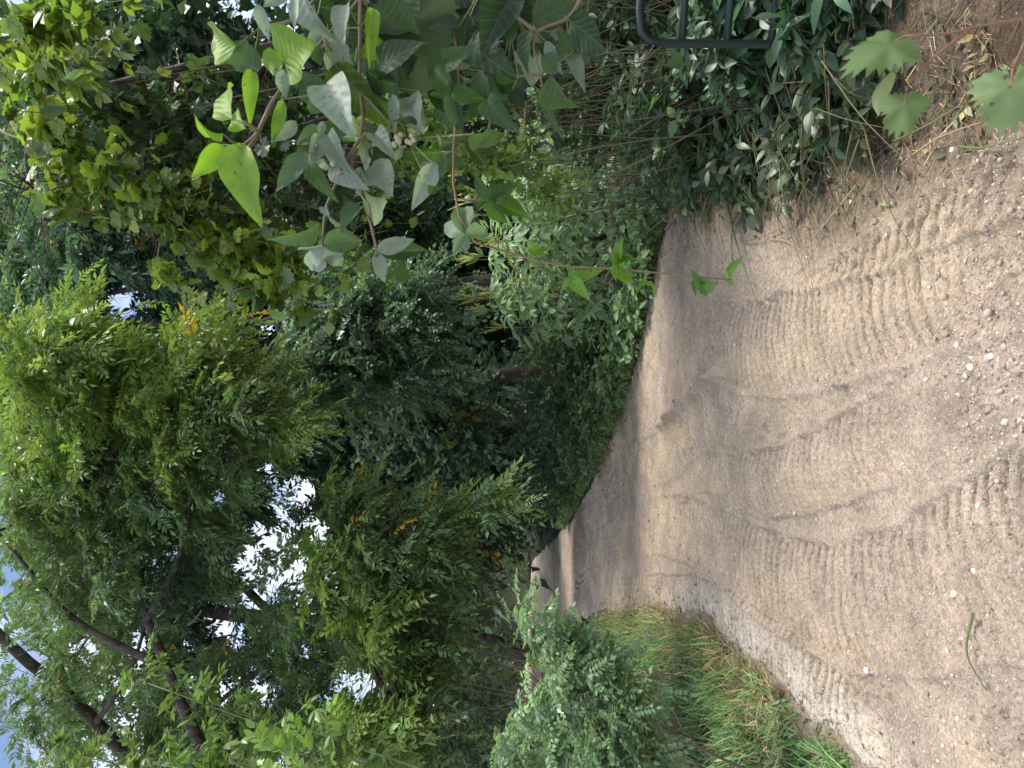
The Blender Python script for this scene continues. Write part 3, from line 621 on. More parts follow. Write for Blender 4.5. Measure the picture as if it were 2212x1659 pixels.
tree('walnut_tree', 'lowest left tree with boughs drooping towards the far bend of the path', (-5.2, 6.6),
     [([g3(-5.2, 6.6), P(-260, 820, 6.2), P(-60, 860, 5.9), P(120, 860, 5.8), P(300, 850, 5.7), P(420, 880, 5.7), P(520, 940, 5.7), P(560, 1040, 5.7)], .09, .012),
      ([P(120, 860, 5.8), P(260, 780, 5.9), P(420, 740, 6.0), P(540, 730, 6.0)], .03, .008), ([P(300, 850, 5.7), P(400, 800, 5.7), P(560, 860, 5.6)], .02, .006)],
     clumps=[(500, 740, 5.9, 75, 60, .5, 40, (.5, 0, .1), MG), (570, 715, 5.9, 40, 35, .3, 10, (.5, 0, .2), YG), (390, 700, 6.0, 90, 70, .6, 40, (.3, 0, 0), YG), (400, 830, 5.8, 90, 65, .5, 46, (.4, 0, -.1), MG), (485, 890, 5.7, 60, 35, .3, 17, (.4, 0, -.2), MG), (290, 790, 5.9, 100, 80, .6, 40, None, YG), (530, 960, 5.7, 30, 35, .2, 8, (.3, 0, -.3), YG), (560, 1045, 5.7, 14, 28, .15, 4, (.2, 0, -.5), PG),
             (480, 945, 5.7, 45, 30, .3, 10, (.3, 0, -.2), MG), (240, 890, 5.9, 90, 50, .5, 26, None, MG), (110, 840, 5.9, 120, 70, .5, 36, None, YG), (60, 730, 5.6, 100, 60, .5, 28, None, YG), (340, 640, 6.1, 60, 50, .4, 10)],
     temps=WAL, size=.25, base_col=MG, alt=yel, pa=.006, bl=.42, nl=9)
# ------------------------------------------------------------------ background trees
tree('locust_tree', 'dark tree with a bare grey trunk leaning left behind the path bend', (-.9, 13.5),
     [([g3(-.9, 13.5), P(760, 1000, 13.3), P(765, 860, 13.2), P(765, 760, 13.2), P(753, 690, 13.2), P(735, 640, 13.1), P(690, 560, 13), P(640, 470, 13), P(600, 350, 13)], .24, .06),
      ([P(765, 780, 13.2), P(690, 730, 13), P(610, 700, 13)], .10, .04), ([P(735, 640, 13.1), P(820, 520, 13), P(880, 400, 13)], .08, .03), ([P(765, 860, 13.2), P(640, 770, 13), P(560, 760, 13), P(500, 700, 13)], .12, .03)],
     clumps=[(640, 800, 13.5, 190, 120, 1.4, 200, None, DG), (520, 900, 14, 170, 110, 1.4, 170, None, DG), (700, 700, 14.2, 190, 110, 1.2, 150, None, DG), (800, 560, 13.5, 170, 120, 1.3, 170, None, DG), (640, 500, 14, 190, 110, 1.4, 120, None, DG), (760, 400, 13.5, 180, 130, 1.5, 170, None, BG), (640, 300, 14, 220, 130, 1.5, 150, None, DG), (860, 260, 13, 170, 150, 1.4, 170, None, BG), (600, 980, 14, 200, 80, 1.4, 150, None, DG), (780, 120, 13.5, 260, 140, 1.5, 190, None, BG)],
     temps=WALT, size=.42, base_col=DG, alt=yel, pa=.008, bl=.8, nl=8, twigr=.007)
tree('locust_tree', 'tall dark tree with furrowed trunk behind the tall weeds', (1.6, 11.5),
     [([g3(1.6, 11.5), P(1040, 1000, 11.5), P(1020, 880, 11.4), P(1005, 760, 11.4), P(985, 640, 11.3), P(960, 480, 11.2), P(960, 300, 11)], .22, .06),
      ([P(1015, 820, 11.4), P(1080, 720, 11), P(1160, 600, 10.8)], .10, .03), ([P(985, 640, 11.3), P(880, 590, 10.8), P(800, 600, 10.4)], .07, .02), ([P(1005, 760, 11.4), P(930, 690, 10.9), P(860, 690, 10.2)], .06, .02), ([P(1020, 880, 11.4), P(1100, 640, 11), P(1060, 440, 11), P(1030, 260, 11), P(1000, 120, 11)], .09, .03)],
     clumps=[(1090, 380, 11.4, 170, 150, 1.2, 190, None, BG), (980, 420, 11.5, 130, 120, 1.0, 130, None, DG), (1150, 560, 11.5, 150, 150, 1.2, 170, None, DG), (1060, 640, 11.6, 130, 120, 1.0, 120, None, DG), (1120, 800, 11.8, 160, 120, 1.0, 150, None, DG), (960, 800, 12.2, 150, 100, 1.0, 120, None, DG), (1130, 160, 11, 150, 120, 1.3, 150, None, BG)],
     temps=WALT, size=.36, base_col=BG, alt=yel, pa=.004, bl=.7, nl=8, twigr=.006)
tree('locust_tree', 'tree of bluish drooping sprays hanging in the centre behind the bright vine', (.7, 9.6),
     [([g3(1.3, 9.8), P(1010, 1000, 9.6), P(990, 760, 9.4), P(960, 560, 9.2), P(900, 470, 9.0), P(860, 400, 8.8)], .11, .03), ([P(990, 760, 9.4), P(930, 600, 8.8), P(860, 560, 8.4)], .04, .015), ([P(960, 560, 9.2), P(1010, 420, 9), P(1080, 330, 9)], .04, .015)],
     clumps=[(880, 640, 8.6, 60, 80, .5, 44, (-.1, 0, -.5)), (830, 640, 8.6, 50, 70, .4, 26, (-.3, 0, -.5)), (940, 720, 8.7, 70, 70, .5, 44, (-.1, 0, -.4)), (880, 770, 8.5, 60, 70, .4, 36, (-.2, 0, -.5)), (1000, 640, 8.9, 70, 90, .5, 44, (0, 0, -.4)), (980, 780, 8.6, 60, 90, .4, 38, (0, 0, -.3)), (940, 860, 8.4, 60, 60, .4, 32, (-.2, 0, -.3)), (850, 860, 8.5, 50, 60, .4, 20, (-.3, 0, -.3)), (1060, 720, 9.0, 60, 80, .5, 32, (.1, 0, -.3)), (770, 600, 8.6, 45, 60, .4, 18, (-.3, 0, -.4)), (800, 720, 8.6, 50, 60, .4, 20, (-.3, 0, -.4)), (1030, 880, 8.6, 60, 60, .4, 26, (0, 0, -.3)), (900, 940, 8.8, 60, 40, .4, 20, None, BG)],
     temps=LOC, size=.27, base_col=(.14, .225, .15), alt=(.2, .3, .04), pa=.03, bl=.5, nl=8, holes=1.0, droop=.9)
tree('locust_tree', 'pale feathery tree crown filling the top right beyond the vines', (4.2, 15),
     [([g3(4.2, 15), P(1240, 700, 14.5), P(1200, 400, 14), P(1180, 150, 14), P(1150, -100, 14)], .25, .08), ([P(1200, 400, 14), P(1320, 200, 14), P(1420, 60, 14)], .1, .03), ([P(1180, 150, 14), P(1080, 80, 13.5), P(1010, 30, 13)], .08, .02)],
     clumps=[(1300, 60, 13.5, 170, 120, 1.6, 230), (1150, 60, 13.5, 150, 120, 1.5, 200), (1420, 130, 14, 160, 150, 1.5, 170), (1040, 60, 13.5, 90, 110, 1.2, 90, None, BG), (1250, 250, 14.5, 160, 110, 1.4, 160, None, DG), (1330, 420, 15, 190, 150, 1.5, 190, None, DG), (1500, 350, 15, 160, 200, 1.5, 160, None, DG)],
     temps=WALT, size=.38, base_col=(.17, .26, .14), bl=.8, nl=8, twigr=.006, droop=.8)
tree('locust_tree', 'dark full tree standing far back left of the bend', (-7.5, 19),
     [([g3(-7.5, 19), P(300, 900, 18.5), P(320, 600, 18), P(360, 300, 18), P(400, 50, 18)], .3, .1), ([P(320, 600, 18), P(460, 450, 18), P(560, 300, 18)], .12, .04), ([P(320, 700, 18), P(180, 520, 18), P(80, 400, 18)], .12, .04)],
     clumps=[(420, 820, 18.5, 190, 110, 2, 190, None, DG), (200, 620, 18.5, 180, 130, 2, 120, None, DG), (120, 400, 18.5, 160, 150, 2, 110, None, DG), (360, 380, 18.5, 160, 120, 2, 100, None, DG), (500, 420, 18.5, 160, 90, 2, 100, None, DG), (420, 180, 18.5, 220, 130, 2, 150, None, MG), (150, 150, 18.5, 150, 120, 2, 70, None, MG), (100, 800, 18, 170, 120, 2, 110, None, DG)],
     temps=WALT, size=.5, base_col=DG, alt=yel, pa=.008, bl=1.0, nl=8, twigr=.008)

# vine-clad trunk with round leaves
root = empty('climbing_vine', (-.25, 10.2, 0), 'dense round-leaved vine smothering a dead trunk above the dark hollow', 'vine')
st, lf = MB(), MB(); c1 = curve([g3(-.05, 10.3), P(850, 1080, 10.2), P(800, 960, 10.1), P(810, 860, 10.0), P(830, 760, 9.9)], 20); st.tube(c1, np.linspace(.12, .05, 20), 8, (.07, .05, .04))
foliage(lf, st, [(770, 880, 9.8, 90, 70, .6, 110), (730, 950, 9.8, 95, 80, .6, 130), (800, 1000, 9.8, 70, 70, .5, 70), (690, 1010, 9.9, 60, 50, .5, 45), (660, 930, 10.2, 70, 90, .6, 60, None, DG), (700, 800, 10.2, 70, 70, .5, 50)], ROUND, .105, (.11, .175, .12), .25, bl=.35, nl=9, droop=.7, limbs=[c1], holes=0, twigr=.003)
st.build('stem', TWIG, root); lf.build('leaves', LEAF, root)
root = empty('yellow_seedling', (-.2, 10.6, 0), 'small tree seedling with yellowing feathery leaves in the dark hollow', 'seedling')
st, lf = MB(), MB(); c1 = curve([g3(-.2, 10.4), P(790, 1100, 10), P(770, 1000, 9.6)], 10); st.tube(c1, np.linspace(.012, .005, 10), 6, (.12, .1, .05))
n = 16; pp = P(R.normal(765, 22, n), R.normal(990, 22, n), R.normal(9.5, .15, n)); scatter(lf, WAL, pp, R.normal(size=(n, 3)) + np.array([-.2, 0, -.1]), np.array([0, -1.2, .6]) + R.normal(0, .3, (n, 3)), R.uniform(.14, .24, n), tones(n, (.42, .34, .045), .2, .1)); stick(st, np.repeat(c1[-3:-2], n, 0), pp, .002, (.15, .13, .05))
st.build('stem', TWIG, root); lf.build('leaves', LEAF, root)

# far wood and undergrowth that read as one mass
b = MB(); tw = MB()
far = []
for (u, v, d, ru, rv, rd, n, c) in [(150, 900, 30, 260, 160, 4, 260, DG), (420, 700, 32, 260, 200, 4, 300, DG), (700, 650, 27, 260, 250, 4, 420, DG), (1000, 700, 24, 260, 260, 4, 420, DG), (1300, 600, 20, 260, 300, 3, 420, DG), (1500, 900, 17, 260, 240, 3, 380, DG), (850, 950, 20, 260, 110, 3, 380, DG), (1150, 950, 17, 260, 120, 3, 360, DG), (600, 1000, 22, 200, 90, 3, 260, DG),
                        (700, 350, 28, 300, 200, 4, 330, DG), (250, 350, 30, 300, 250, 4, 240, DG), (1050, 380, 24, 200, 200, 4, 260, DG), (450, 100, 30, 300, 150, 4, 220, MG), (1000, 60, 24, 260, 140, 4, 240, BG), (1400, 200, 22, 260, 260, 4, 260, BG), (330, 985, 52, 200, 80, 5, 330, (.24, .36, .11)), (120, 1040, 34, 160, 60, 3, 200, (.18, .28, .09))]:
    far.append((u, v, d, ru, rv, rd, n, None, c))
foliage(b, tw, far, [tiny(.3)], .42, DG, .3, bl=1.6, nl=9, twigr=.01, holes=1.15)
b.v += tw.v; b.f += [f + b.n for f in tw.f]; b.c += tw.c; b.col += tw.col; b.lp += tw.lp; b.n += tw.n
tag(b.build('distant_woods', LEAF), 'far-off mass of trees closing the view behind the bend', 'woods', kind='stuff')

def under(n):
    y = 9.5 + 26 * R.random(n) ** 1.3; x = np.interp(y, RY, RX) + .7 + 13 * R.random(n) ** 1.2; return x, y
b = MB(); x, y = under(26000); n = len(x); pp = np.stack([x, y, gz(x, y) + R.random(n) ** 1.4 * (.5 + 1.3 * fbm(x * .9, y * .9, 3))], 1)
scatter(b, [RAG[0], blade(.25, 3, .2, .15), blade(.35, 3, .2, .1)], pp, R.normal(size=(n, 3)) * np.array([1, 1, .4]), np.array([0, -.4, 1.]) + R.normal(0, .4, (n, 3)), R.uniform(.08, .17, n), tones(n, DG, .35, .12))
tag(b.build('undergrowth', LEAF), 'dim leafy undergrowth covering the ground beneath the trees', 'undergrowth', kind='stuff')
# ------------------------------------------------------------------ bushes along the right of the path, beyond the tall weeds
def bush(name, label, cat, x, y, h, rx, n, temps, size, col, var=.25, bl=.3, nl=9, group=None, droop=.3, stemc=(.1, .08, .05), flow=None, zc=.5, rz=.5):
    root = empty(name, (x, y, float(gz(x, y))), label, cat, group); st, lf = MB(), MB(); base = g3(x, y); q = ball(n); q[:, 2] = np.abs(q[:, 2]) * 1.0
    p = base + np.stack([q[:, 0] * rx, q[:, 1] * rx, h * (.12 + .88 * q[:, 2] * np.sqrt(np.clip(1 - .5 * (q[:, 0] ** 2 + q[:, 1] ** 2), .1, 1)))], 1)
    o_ = nrm(p - base - np.array([0, 0, h * .2])); b_ = nrm(o_ + R.normal(0, .4, (n, 3))); L_ = bl * np.exp(R.normal(0, .25, n))
    foot = base + np.stack([q[:, 0] * rx * .3, q[:, 1] * rx * .3, np.zeros(n)], 1); ks = R.permutation(n)[:max(8, n // 4)]
    mids = (foot[ks] + p[ks]) / 2 + R.normal(0, .04, (len(ks), 3)); stick(st, foot[ks] - np.array([0, 0, .02]), mids, .006, stemc); stick(st, mids, p[ks], .004, stemc)
    def pos(t): return p - b_ * (L_ * .5)[:, None] + b_ * (L_ * t)[:, None] + np.array([0, 0, -1.]) * (droop * L_ * t * t)[:, None]
    stick(st, pos(np.zeros(n)), pos(np.full(n, .55)), .003, stemc); stick(st, pos(np.full(n, .55)), pos(np.ones(n)), .002, stemc)
    side = nrm(np.cross(b_, np.array([.1, 0, 1.])))
    for j in range(nl):
        t = np.clip((j + .5) / nl + R.normal(0, .04, n), .05, 1); s = 1 if j % 2 else -1; pj = pos(t); pj[:, 2] = np.maximum(pj[:, 2], gz(pj[:, 0], pj[:, 1]) + .02)
        scatter(lf, temps, pj, b_ * .5 + side * s * .8 + R.normal(0, .3, (n, 3)) + np.array([0, 0, -.15]), np.array([0, -.3, 1.]) + R.normal(0, .4, (n, 3)), size * np.exp(R.normal(0, .22, n)), tones(n, col, var))
    st.build('stems', TWIG, root); lf.build('leaves', LEAF, root)
    return root
BW = [blade(.22, 3, .15, .15), blade(.3, 3, .2, .15)]
bush('bush', 'low dark bush at the far corner where the path bends out of sight', 'bush', -3.3, 20.0, 1.9, 1.3, 260, BW, .10, DG)
bush('bush', 'dark bush overhanging the brown edge of the far shaded path', 'bush', -1.9, 16.4, 1.9, 1.2, 280, BW, .09, DG)
bush('bush', 'leafy bush just this side of the brown far edge', 'bush', -1.0, 13.4, 1.7, 1.0, 300, BW, .08, BG)
bush('bush', 'grey-green bush with pale blossoms left of the tall weeds', 'bush', -.35, 11.3, 1.5, .9, 330, BW, .075, (.07, .13, .06))
bush('bush', 'bush of small leaves between grey bush and the tall weeds', 'bush', .35, 10.0, 1.35, .75, 300, BW, .07, (.085, .17, .07))
bush('bush', 'small-leaved feathery bush behind the leftmost tall weeds', 'bush', .3, 11.2, 2.1, .5, 120, LOC, .16, (.10, .17, .10))
bush('bush', 'shaded bush standing behind the middle of the tall weeds', 'bush', 2.6, 10.6, 1.3, 1.0, 220, BW, .09, DG)
bush('bush', 'low yellow-green bush on the left side of the far bend', 'bush', -10.8, 21, 1.3, 1.6, 300, BW, .12, (.19, .31, .06))
bush('bush', 'tall pale bush left of the goldenrod in the distance', 'bush', -14.5, 49, 5.0, 4.0, 420, BW, .30, (.24, .36, .11))
bush('bush', 'dim bush behind the goldenrod', 'bush', -8.0, 39, 3.2, 2.4, 300, BW, .20, MG)
g_ = bush('goldenrod', 'yellow-flowering goldenrod clump at the far bend of the path', 'goldenrod', -9.6, 37, 2.2, .9, 80, BW, .14, MG)
fl = MB(); n = 240; pp = np.array([-9.6, 36.8, 2.3 + float(gz(-9.6, 36.8))]) + R.normal(0, 1, (n, 3)) * np.array([.75, .3, .5]); scatter(fl, ROCK[:2], pp, R.normal(size=(n, 3)), np.array([0, 0, 1.]) + R.normal(0, .3, (n, 3)), R.uniform(.03, .08, n), tones(n, (.75, .48, .03), .15, .05)); fl.build('flowers', DRY, g_)['kind'] = 'stuff'

# ------------------------------------------------------------------ tall ragweed stand
def ragweed(h, seed, full=1.0):
    q = np.random.default_rng(seed); st, lf, sp = MB(), MB(), MB(); k = int(10 * h / 1.8) + 2
    lean = q.normal(0, .04, 2); c = curve([(0, 0, -.03), (lean[0] * .4, lean[1] * .4, h * .5), (lean[0], lean[1], h)], 12); st.tube(c, np.linspace(.008, .003, 12), 6, (.16, .24, .09))
    a0 = q.uniform(0, 6)
    for i in range(k):
        t = .18 + .80 * i / k; p = c[int(t * 11)]; a = a0 + i * 1.57 + q.normal(0, .2)
        for s in (0, math.pi):
            nrep = 2 if t > .45 else 1
            for r_ in range(nrep):
                aa = a + s + q.normal(0, .25) + r_ * .8; L_ = (.21 - .09 * abs(t - .45)) * (1 + q.normal(0, .15)); pl = .07 + .05 * (1 - t)
                d = np.array([math.cos(aa), math.sin(aa), .25]); e = p + d * pl + np.array([0, 0, r_ * .06]); stick(st, p[None], e[None], .0018, (.16, .24, .09))
                scatter(lf, [RAG[q.integers(0, 3)]], e[None], (d + np.array([0, 0, -.55 + q.normal(0, .2)]))[None], np.array([[q.normal(0, .25), q.normal(0, .25), 1.]]), L_, tones(1, (.32, .44, .28), .15, .05))
    top = c[-1]; m_ = 9 + q.integers(0, 6)
    for i in range(m_):
        a = q.uniform(0, 6.28); d = np.array([math.cos(a) * .45, math.sin(a) * .45, 1]); L_ = q.uniform(.08, .17); b0 = top + np.array([0, 0, -.14 * q.random()]) + d * .02
        sp.tube(np.array([b0, b0 + d * L_ * .5, b0 + d * L_ + np.array([0, 0, .01])]), [.004, .0075, .0025], 5, (.40, .44, .14))
    return st.mesh('stem', TWIG, True), lf.mesh('leaves', LEAF), sp.mesh('flower_spikes', DRY, True)
rv = [ragweed(1.75, 1), ragweed(1.55, 2), ragweed(1.9, 3), ragweed(1.3, 4), ragweed(1.6, 5)]
rows = [(.85, 8.25, 1.78), (1.0, 8.45, 1.85), (1.2, 8.3, 1.62), (.72, 8.8, 1.55), (1.42, 8.2, 1.75), (1.65, 8.25, 1.6), (1.58, 7.8, 1.5), (1.85, 7.9, 1.72), (2.1, 7.7, 1.65), (1.95, 7.35, 1.5), (2.3, 7.3, 1.68), (2.2, 6.9, 1.3), (2.55, 7.1, 1.7), (1.1, 8.9, 1.7), (1.55, 8.7, 1.8), (2.0, 8.5, 1.75), (2.4, 8.0, 1.8), (2.75, 7.6, 1.7), (2.55, 6.5, 1.3), (1.3, 7.85, 1.05), (1.75, 7.45, .95), (2.05, 7.0, .85), (.95, 8.0, .9), (.6, 8.5, .95), (2.85, 6.9, 1.6), (3.1, 7.4, 1.8), (1.25, 9.3, 1.8), (1.8, 9.0, 1.85), (2.3, 8.8, 1.8), (2.8, 8.3, 1.75), (1.48, 7.95, 1.3), (1.9, 7.6, 1.25), (1.1, 8.1, 1.25)]
ORD = {1: 'second tall', 2: 'third tall', 4: 'fourth tall', 5: 'fifth tall', 6: 'sixth tall', 7: 'seventh tall', 9: 'shorter', 10: 'second-to-last tall', 11: 'shortest right-hand', 12: 'last tall', 19: 'knee-high third', 20: 'knee-high fourth', 21: 'knee-high last', 22: 'knee-high second', 23: 'knee-high first'}
lab0 = {0: 'leftmost tall ragweed with a spray of yellow flower spikes above the rest', 8: 'broad ragweed in the middle of the stand at its front edge', 24: 'rightmost tall ragweed beside the dark weeds'}
for i, (x, y, h) in enumerate(rows):
    ms = rv[i % 5]; hh = (1.75, 1.55, 1.9, 1.3, 1.6)[i % 5]
    lab = lab0.get(i) or (('%s ragweed from the left along the sunlit front of the stand' % ORD[i]) if i in ORD else 'ragweed in the back rows of the stand, half hidden by those in front')
    root = empty('ragweed', (x, y, float(gz(x, y))), lab, 'weed', 'ragweed plants in the stand right of the path'); root.rotation_euler = (0, 0, R.uniform(0, 6)); root.scale = (h / hh * 1.0,) * 3
    for nm, me in zip(('stem', 'leaves', 'flower_spikes'), ms):
        o = bpy.data.objects.new(nm, me); COL.objects.link(o); o.parent = root
# low weeds at the foot of the stand
lowlab = ['low weed at the left foot of the ragweed stand, touching the path', 'low weed with greyish leaves under the leftmost ragweeds', 'low broad weed halfway along the foot of the ragweed stand', 'low weed where the path turns grey beside the ragweeds', 'low weed under the hanging creeper tip', 'low yellowish weed at the right foot of the ragweed stand', 'low weed against the straw bundle by the grey gravel']
for i, (x, y) in enumerate([(.1, 8.95), (.55, 8.15), (.95, 7.65), (1.35, 7.3), (1.7, 6.95), (2.0, 6.65), (2.2, 6.2)]):
    bush('low_weed', lowlab[i], 'weed', x, y, .42, .34, 70, BW, .085, (.22, .34, .18), group='low weeds at the foot of the ragweed stand', bl=.2, nl=7)
vlab = ['small verge weed nearest the ragweeds, on the path edge', 'second small verge weed along the curving path edge', 'third small verge weed, below the grey-green bush', 'small verge weed under the brown far edge', 'small verge weed where the path darkens', 'last small verge weed before the bend']
for i, y in enumerate((9.3, 10.2, 11.2, 12.4, 14.0, 16.2)):
    x = float(np.interp(y, RY, RX)) + .30; bush('verge_weed', vlab[i], 'weed', x, y, .42 + .02 * y, .45, 80, BW, .075, (.12, .20, .09), group='small weeds along the far right path edge', bl=.22, nl=7)
# ------------------------------------------------------------------ locust shrub, dead brush and sapling on the left
LG = (.20, .30, .17)
root = empty('locust_shrub', (-2.15, 4.0, 0), 'pale grey-green locust shrub with rounded leaflets standing in the left grass', 'shrub'); st, lf = MB(), MB()
st0 = [curve([g3(-2.3, 4.0), P(60, 1350, 3.9), P(140, 1300, 3.8), P(210, 1200, 3.8), P(300, 1150, 3.8)], 14), curve([g3(-2.25, 3.9), P(100, 1420, 3.8), P(150, 1370, 3.7), P(230, 1330, 3.7)], 14), curve([g3(-2.4, 4.1), P(20, 1300, 3.9), P(60, 1180, 3.9), P(160, 1130, 3.9)], 14)]
for c in st0: st.tube(c, np.linspace(.011, .004, 14), 6, (.16, .12, .08))
foliage(lf, st, [(280, 1150, 3.75, 28, 28, .2, 6, (.3, 0, .2)), (190, 1180, 3.8, 60, 45, .3, 16), (80, 1170, 3.9, 90, 50, .35, 24), (235, 1225, 3.7, 45, 36, .25, 12, (.3, 0, .2)), (120, 1280, 3.7, 90, 50, .3, 30), (20, 1270, 3.8, 70, 60, .3, 22), (90, 1350, 3.6, 80, 40, .25, 20, (0, 0, -.1)), (190, 1310, 3.6, 45, 40, .2, 9), (20, 1360, 3.6, 60, 36, .2, 11), (285, 1220, 3.7, 16, 16, .12, 3, (.4, 0, .2)), (330, 1125, 3.7, 14, 18, .12, 3, (.4, 0, .4)), (40, 1090, 4.1, 60, 30, .3, 9)],
        [pinnate(6, simple(.3, .05, .03), .24, .25, 1.35, s) for s in range(4)], .135, LG, .22, bl=.20, nl=9, droop=.3, limbs=st0, holes=0, twigr=.0022, tcol=(.16, .14, .08))
st.build('stems', TWIG, root); lf.build('leaves', LEAF, root)
root = empty('dead_brush', (-3.2, 6.0, 0), 'tangle of bare grey-brown twigs behind the locust shrub', 'brush'); st, lf = MB(), MB()
for i in range(95):
    x0, y0 = R.uniform(-3.7, -2.6), R.uniform(5.2, 6.6); a = g3(x0, y0); e = P(R.uniform(-20, 330), R.uniform(960, 1150), R.uniform(5.0, 6.2)); md = (a + e) / 2 + R.normal(0, .16, 3); c = curve([a, md, e], 9, .012); st.tube(c, np.linspace(R.uniform(.004, .010), .0015, 9), 5, (.20, .16, .13), False)
foliage(lf, st, [(250, 1030, 5.6, 100, 60, .5, 22), (90, 1050, 5.6, 120, 80, .5, 45, None, DG), (180, 960, 5.8, 140, 60, .5, 34, None, MG), (330, 1080, 5.4, 40, 40, .3, 8), (60, 950, 5.4, 110, 50, .4, 30, None, DG)], BW, .07, (.08, .13, .07), .3, bl=.25, nl=6, holes=0, twigr=.0025, tcol=(.2, .16, .13))
st.build('twigs', TWIG, root); lf.build('leaves', LEAF, root)
def sapling(label, base, tops, d, n, col, size=.1, temps=None, name='boxelder_sapling'):
    root = empty(name, tuple(g3(*base)), label, 'sapling', None); st, lf = MB(), MB(); cs = []
    for (u, v) in tops: c = curve([g3(*base), (g3(*base) + P(u, v, d)) / 2 + np.array([-.08, 0, .1]), P(u, v, d)], 16); st.tube(c, np.linspace(.012, .003, 16), 6, (.22, .26, .12)); cs.append(c)
    foliage(lf, st, [(u, v + 15, d, 55, 60, .25, n) for (u, v) in tops] + [(u - 30, v + 110, d, 60, 60, .25, n) for (u, v) in tops], temps or [palm((-.75, 0, .75), (.8, 1, .8), blade(.2, 4, .12, .1), 9)], size, col, .2, bl=.3, nl=7, bias=(0, 0, .5), holes=.7, limbs=cs, twigr=.0025, tcol=(.2, .25, .1))
    st.build('stem', TWIG, root); lf.build('leaves', LEAF, root)
sapling('light-green box elder sapling rising highest at the left edge of the view', (-2.9, 4.3), [(150, 430), (60, 560), (190, 300), (30, 150)], 4.6, 6, (.13, .20, .07), .085)
sapling('box elder sapling with yellowing tips at the left edge below the arching limb', (-2.6, 4.0), [(30, 430), (100, 610), (10, 330), (60, 720)], 4.2, 6, (.13, .21, .06), .08)
root = empty('locust_sprout', tuple(g3(-2.0, 3.0)), 'bright lime leafy shoot poking in from the left edge', 'shoot'); st, lf = MB(), MB()
c = curve([g3(-2.0, 3.0), P(-80, 900, 2.9), P(-40, 700, 2.8), P(10, 640, 2.7)], 14); st.tube(c, np.linspace(.008, .003, 14), 6, (.25, .3, .1))
n = 9; pp = P(R.uniform(-40, 60, n), R.uniform(610, 700, n), R.uniform(2.6, 2.9, n)); stick(st, np.repeat(c[-2:-1], n, 0), pp, .0015, (.25, .3, .1))
scatter(lf, [pinnate(5, blade(.3, 4, .1, .2), .28, .2, 1.2, 4)], pp, np.array([.6, 0, 1.]) + R.normal(0, .4, (n, 3)), np.array([0, -1., .2]) + R.normal(0, .4, (n, 3)), R.uniform(.13, .18, n), tones(n, (.2, .33, .06), .12)); st.build('stem', TWIG, root); lf.build('leaves', LEAF, root)

# ------------------------------------------------------------------ right side: tree clad in wild grape
GY = (.17, .245, .040); GD = (.06, .11, .04)  # same grape leaf: GY has sunlight, GD shade put into the colour
root = empty('thicket_tree', (3.1, 5.6, 0), 'dark trunk and tangled bare branches inside the vine thicket on the right', 'tree'); tr, tw, cr_ = MB(), MB(), MB(); limbs = []
for pts, r0, r1 in [([g3(3.1, 5.6), P(1620, 900, 5.5), P(1560, 600, 5.4), P(1500, 350, 5.3), P(1440, 100, 5.2), P(1400, -100, 5.2)], .06, .03), ([P(1560, 600, 5.4), P(1430, 520, 5.3), P(1300, 470, 5.2), P(1180, 470, 5.0)], .028, .008), ([P(1500, 350, 5.3), P(1380, 300, 5.2), P(1250, 300, 5.1), P(1130, 340, 5.0)], .025, .008), ([g3(2.7, 5.9), P(1440, 900, 5.7), P(1400, 700, 5.6), P(1330, 500, 5.5), P(1290, 250, 5.4), P(1280, 50, 5.4)], .045, .02), ([P(1620, 900, 5.5), P(1500, 800, 5.3), P(1400, 780, 5.2), P(1280, 720, 5.1)], .04, .012), ([P(1440, 100, 5.2), P(1300, 60, 5.1), P(1200, 100, 5.0)], .04, .01)]:
    c = curve(pts, 20); tr.tube(c, np.linspace(r0, r1, 20), 8); limbs.append(c)
al = np.concatenate(limbs)
for i in range(330):
    a = al[R.integers(3, len(al))]; e = a + R.normal(0, .38, 3) + np.array([-.15, 0, -.1]); md = (a + e) / 2 + R.normal(0, .08, 3); tw.tube(curve([a, md, e], 6), np.linspace(.006, .0015, 6), 4, (.045, .035, .03), False)
tr.build('trunk', BARK, root, True); tw.build('branches', TWIG, root)
foliage(cr_, MB(), [(1500, 250, 6.2, 190, 220, .5, 120), (1350, 450, 6.2, 160, 200, .5, 110), (1550, 600, 6.2, 160, 200, .5, 120), (1450, 850, 6.2, 200, 150, .5, 130), (1600, 1000, 5.8, 150, 150, .5, 90), (1570, 130, 6.4, 150, 170, .5, 130), (1620, 380, 6.2, 120, 160, .5, 90), (1420, 60, 6.6, 120, 110, .5, 70), (1350, 1000, 6.6, 130, 130, .5, 80)], ROUND, .10, DG, .3, bl=.4, nl=8, holes=0); cr_.build('crown', LEAF, root)
def vine(label, clumps, col, stems, size=.12, var=.2, thin=1.0, temps=GRP, bl=.4, nl=6, hang=.9, tint=None, name='grape_vine'):
    root = empty(name, tuple(stems[0][0]), label, 'vine', None); st, lf = MB(), MB(); cs = []
    for s in stems: c = curve(s, 18, .01); st.tube(c, np.linspace(.010, .003, 18), 6, (.13, .10, .05)); cs.append(c)
    foliage(lf, st, clumps, temps, size, col, var, bl=bl, nl=nl, droop=hang, limbs=cs, holes=0, twigr=.0025, tcol=(.18, .17, .06), thin=thin, upb=.35, bias=(-.2, -.3, 0), alt=tint, pa=.15 if tint else 0)
    st.build('stem', TWIG, root); lf.build('leaves', LEAF, root)
A = g3(3.0, 5.2)
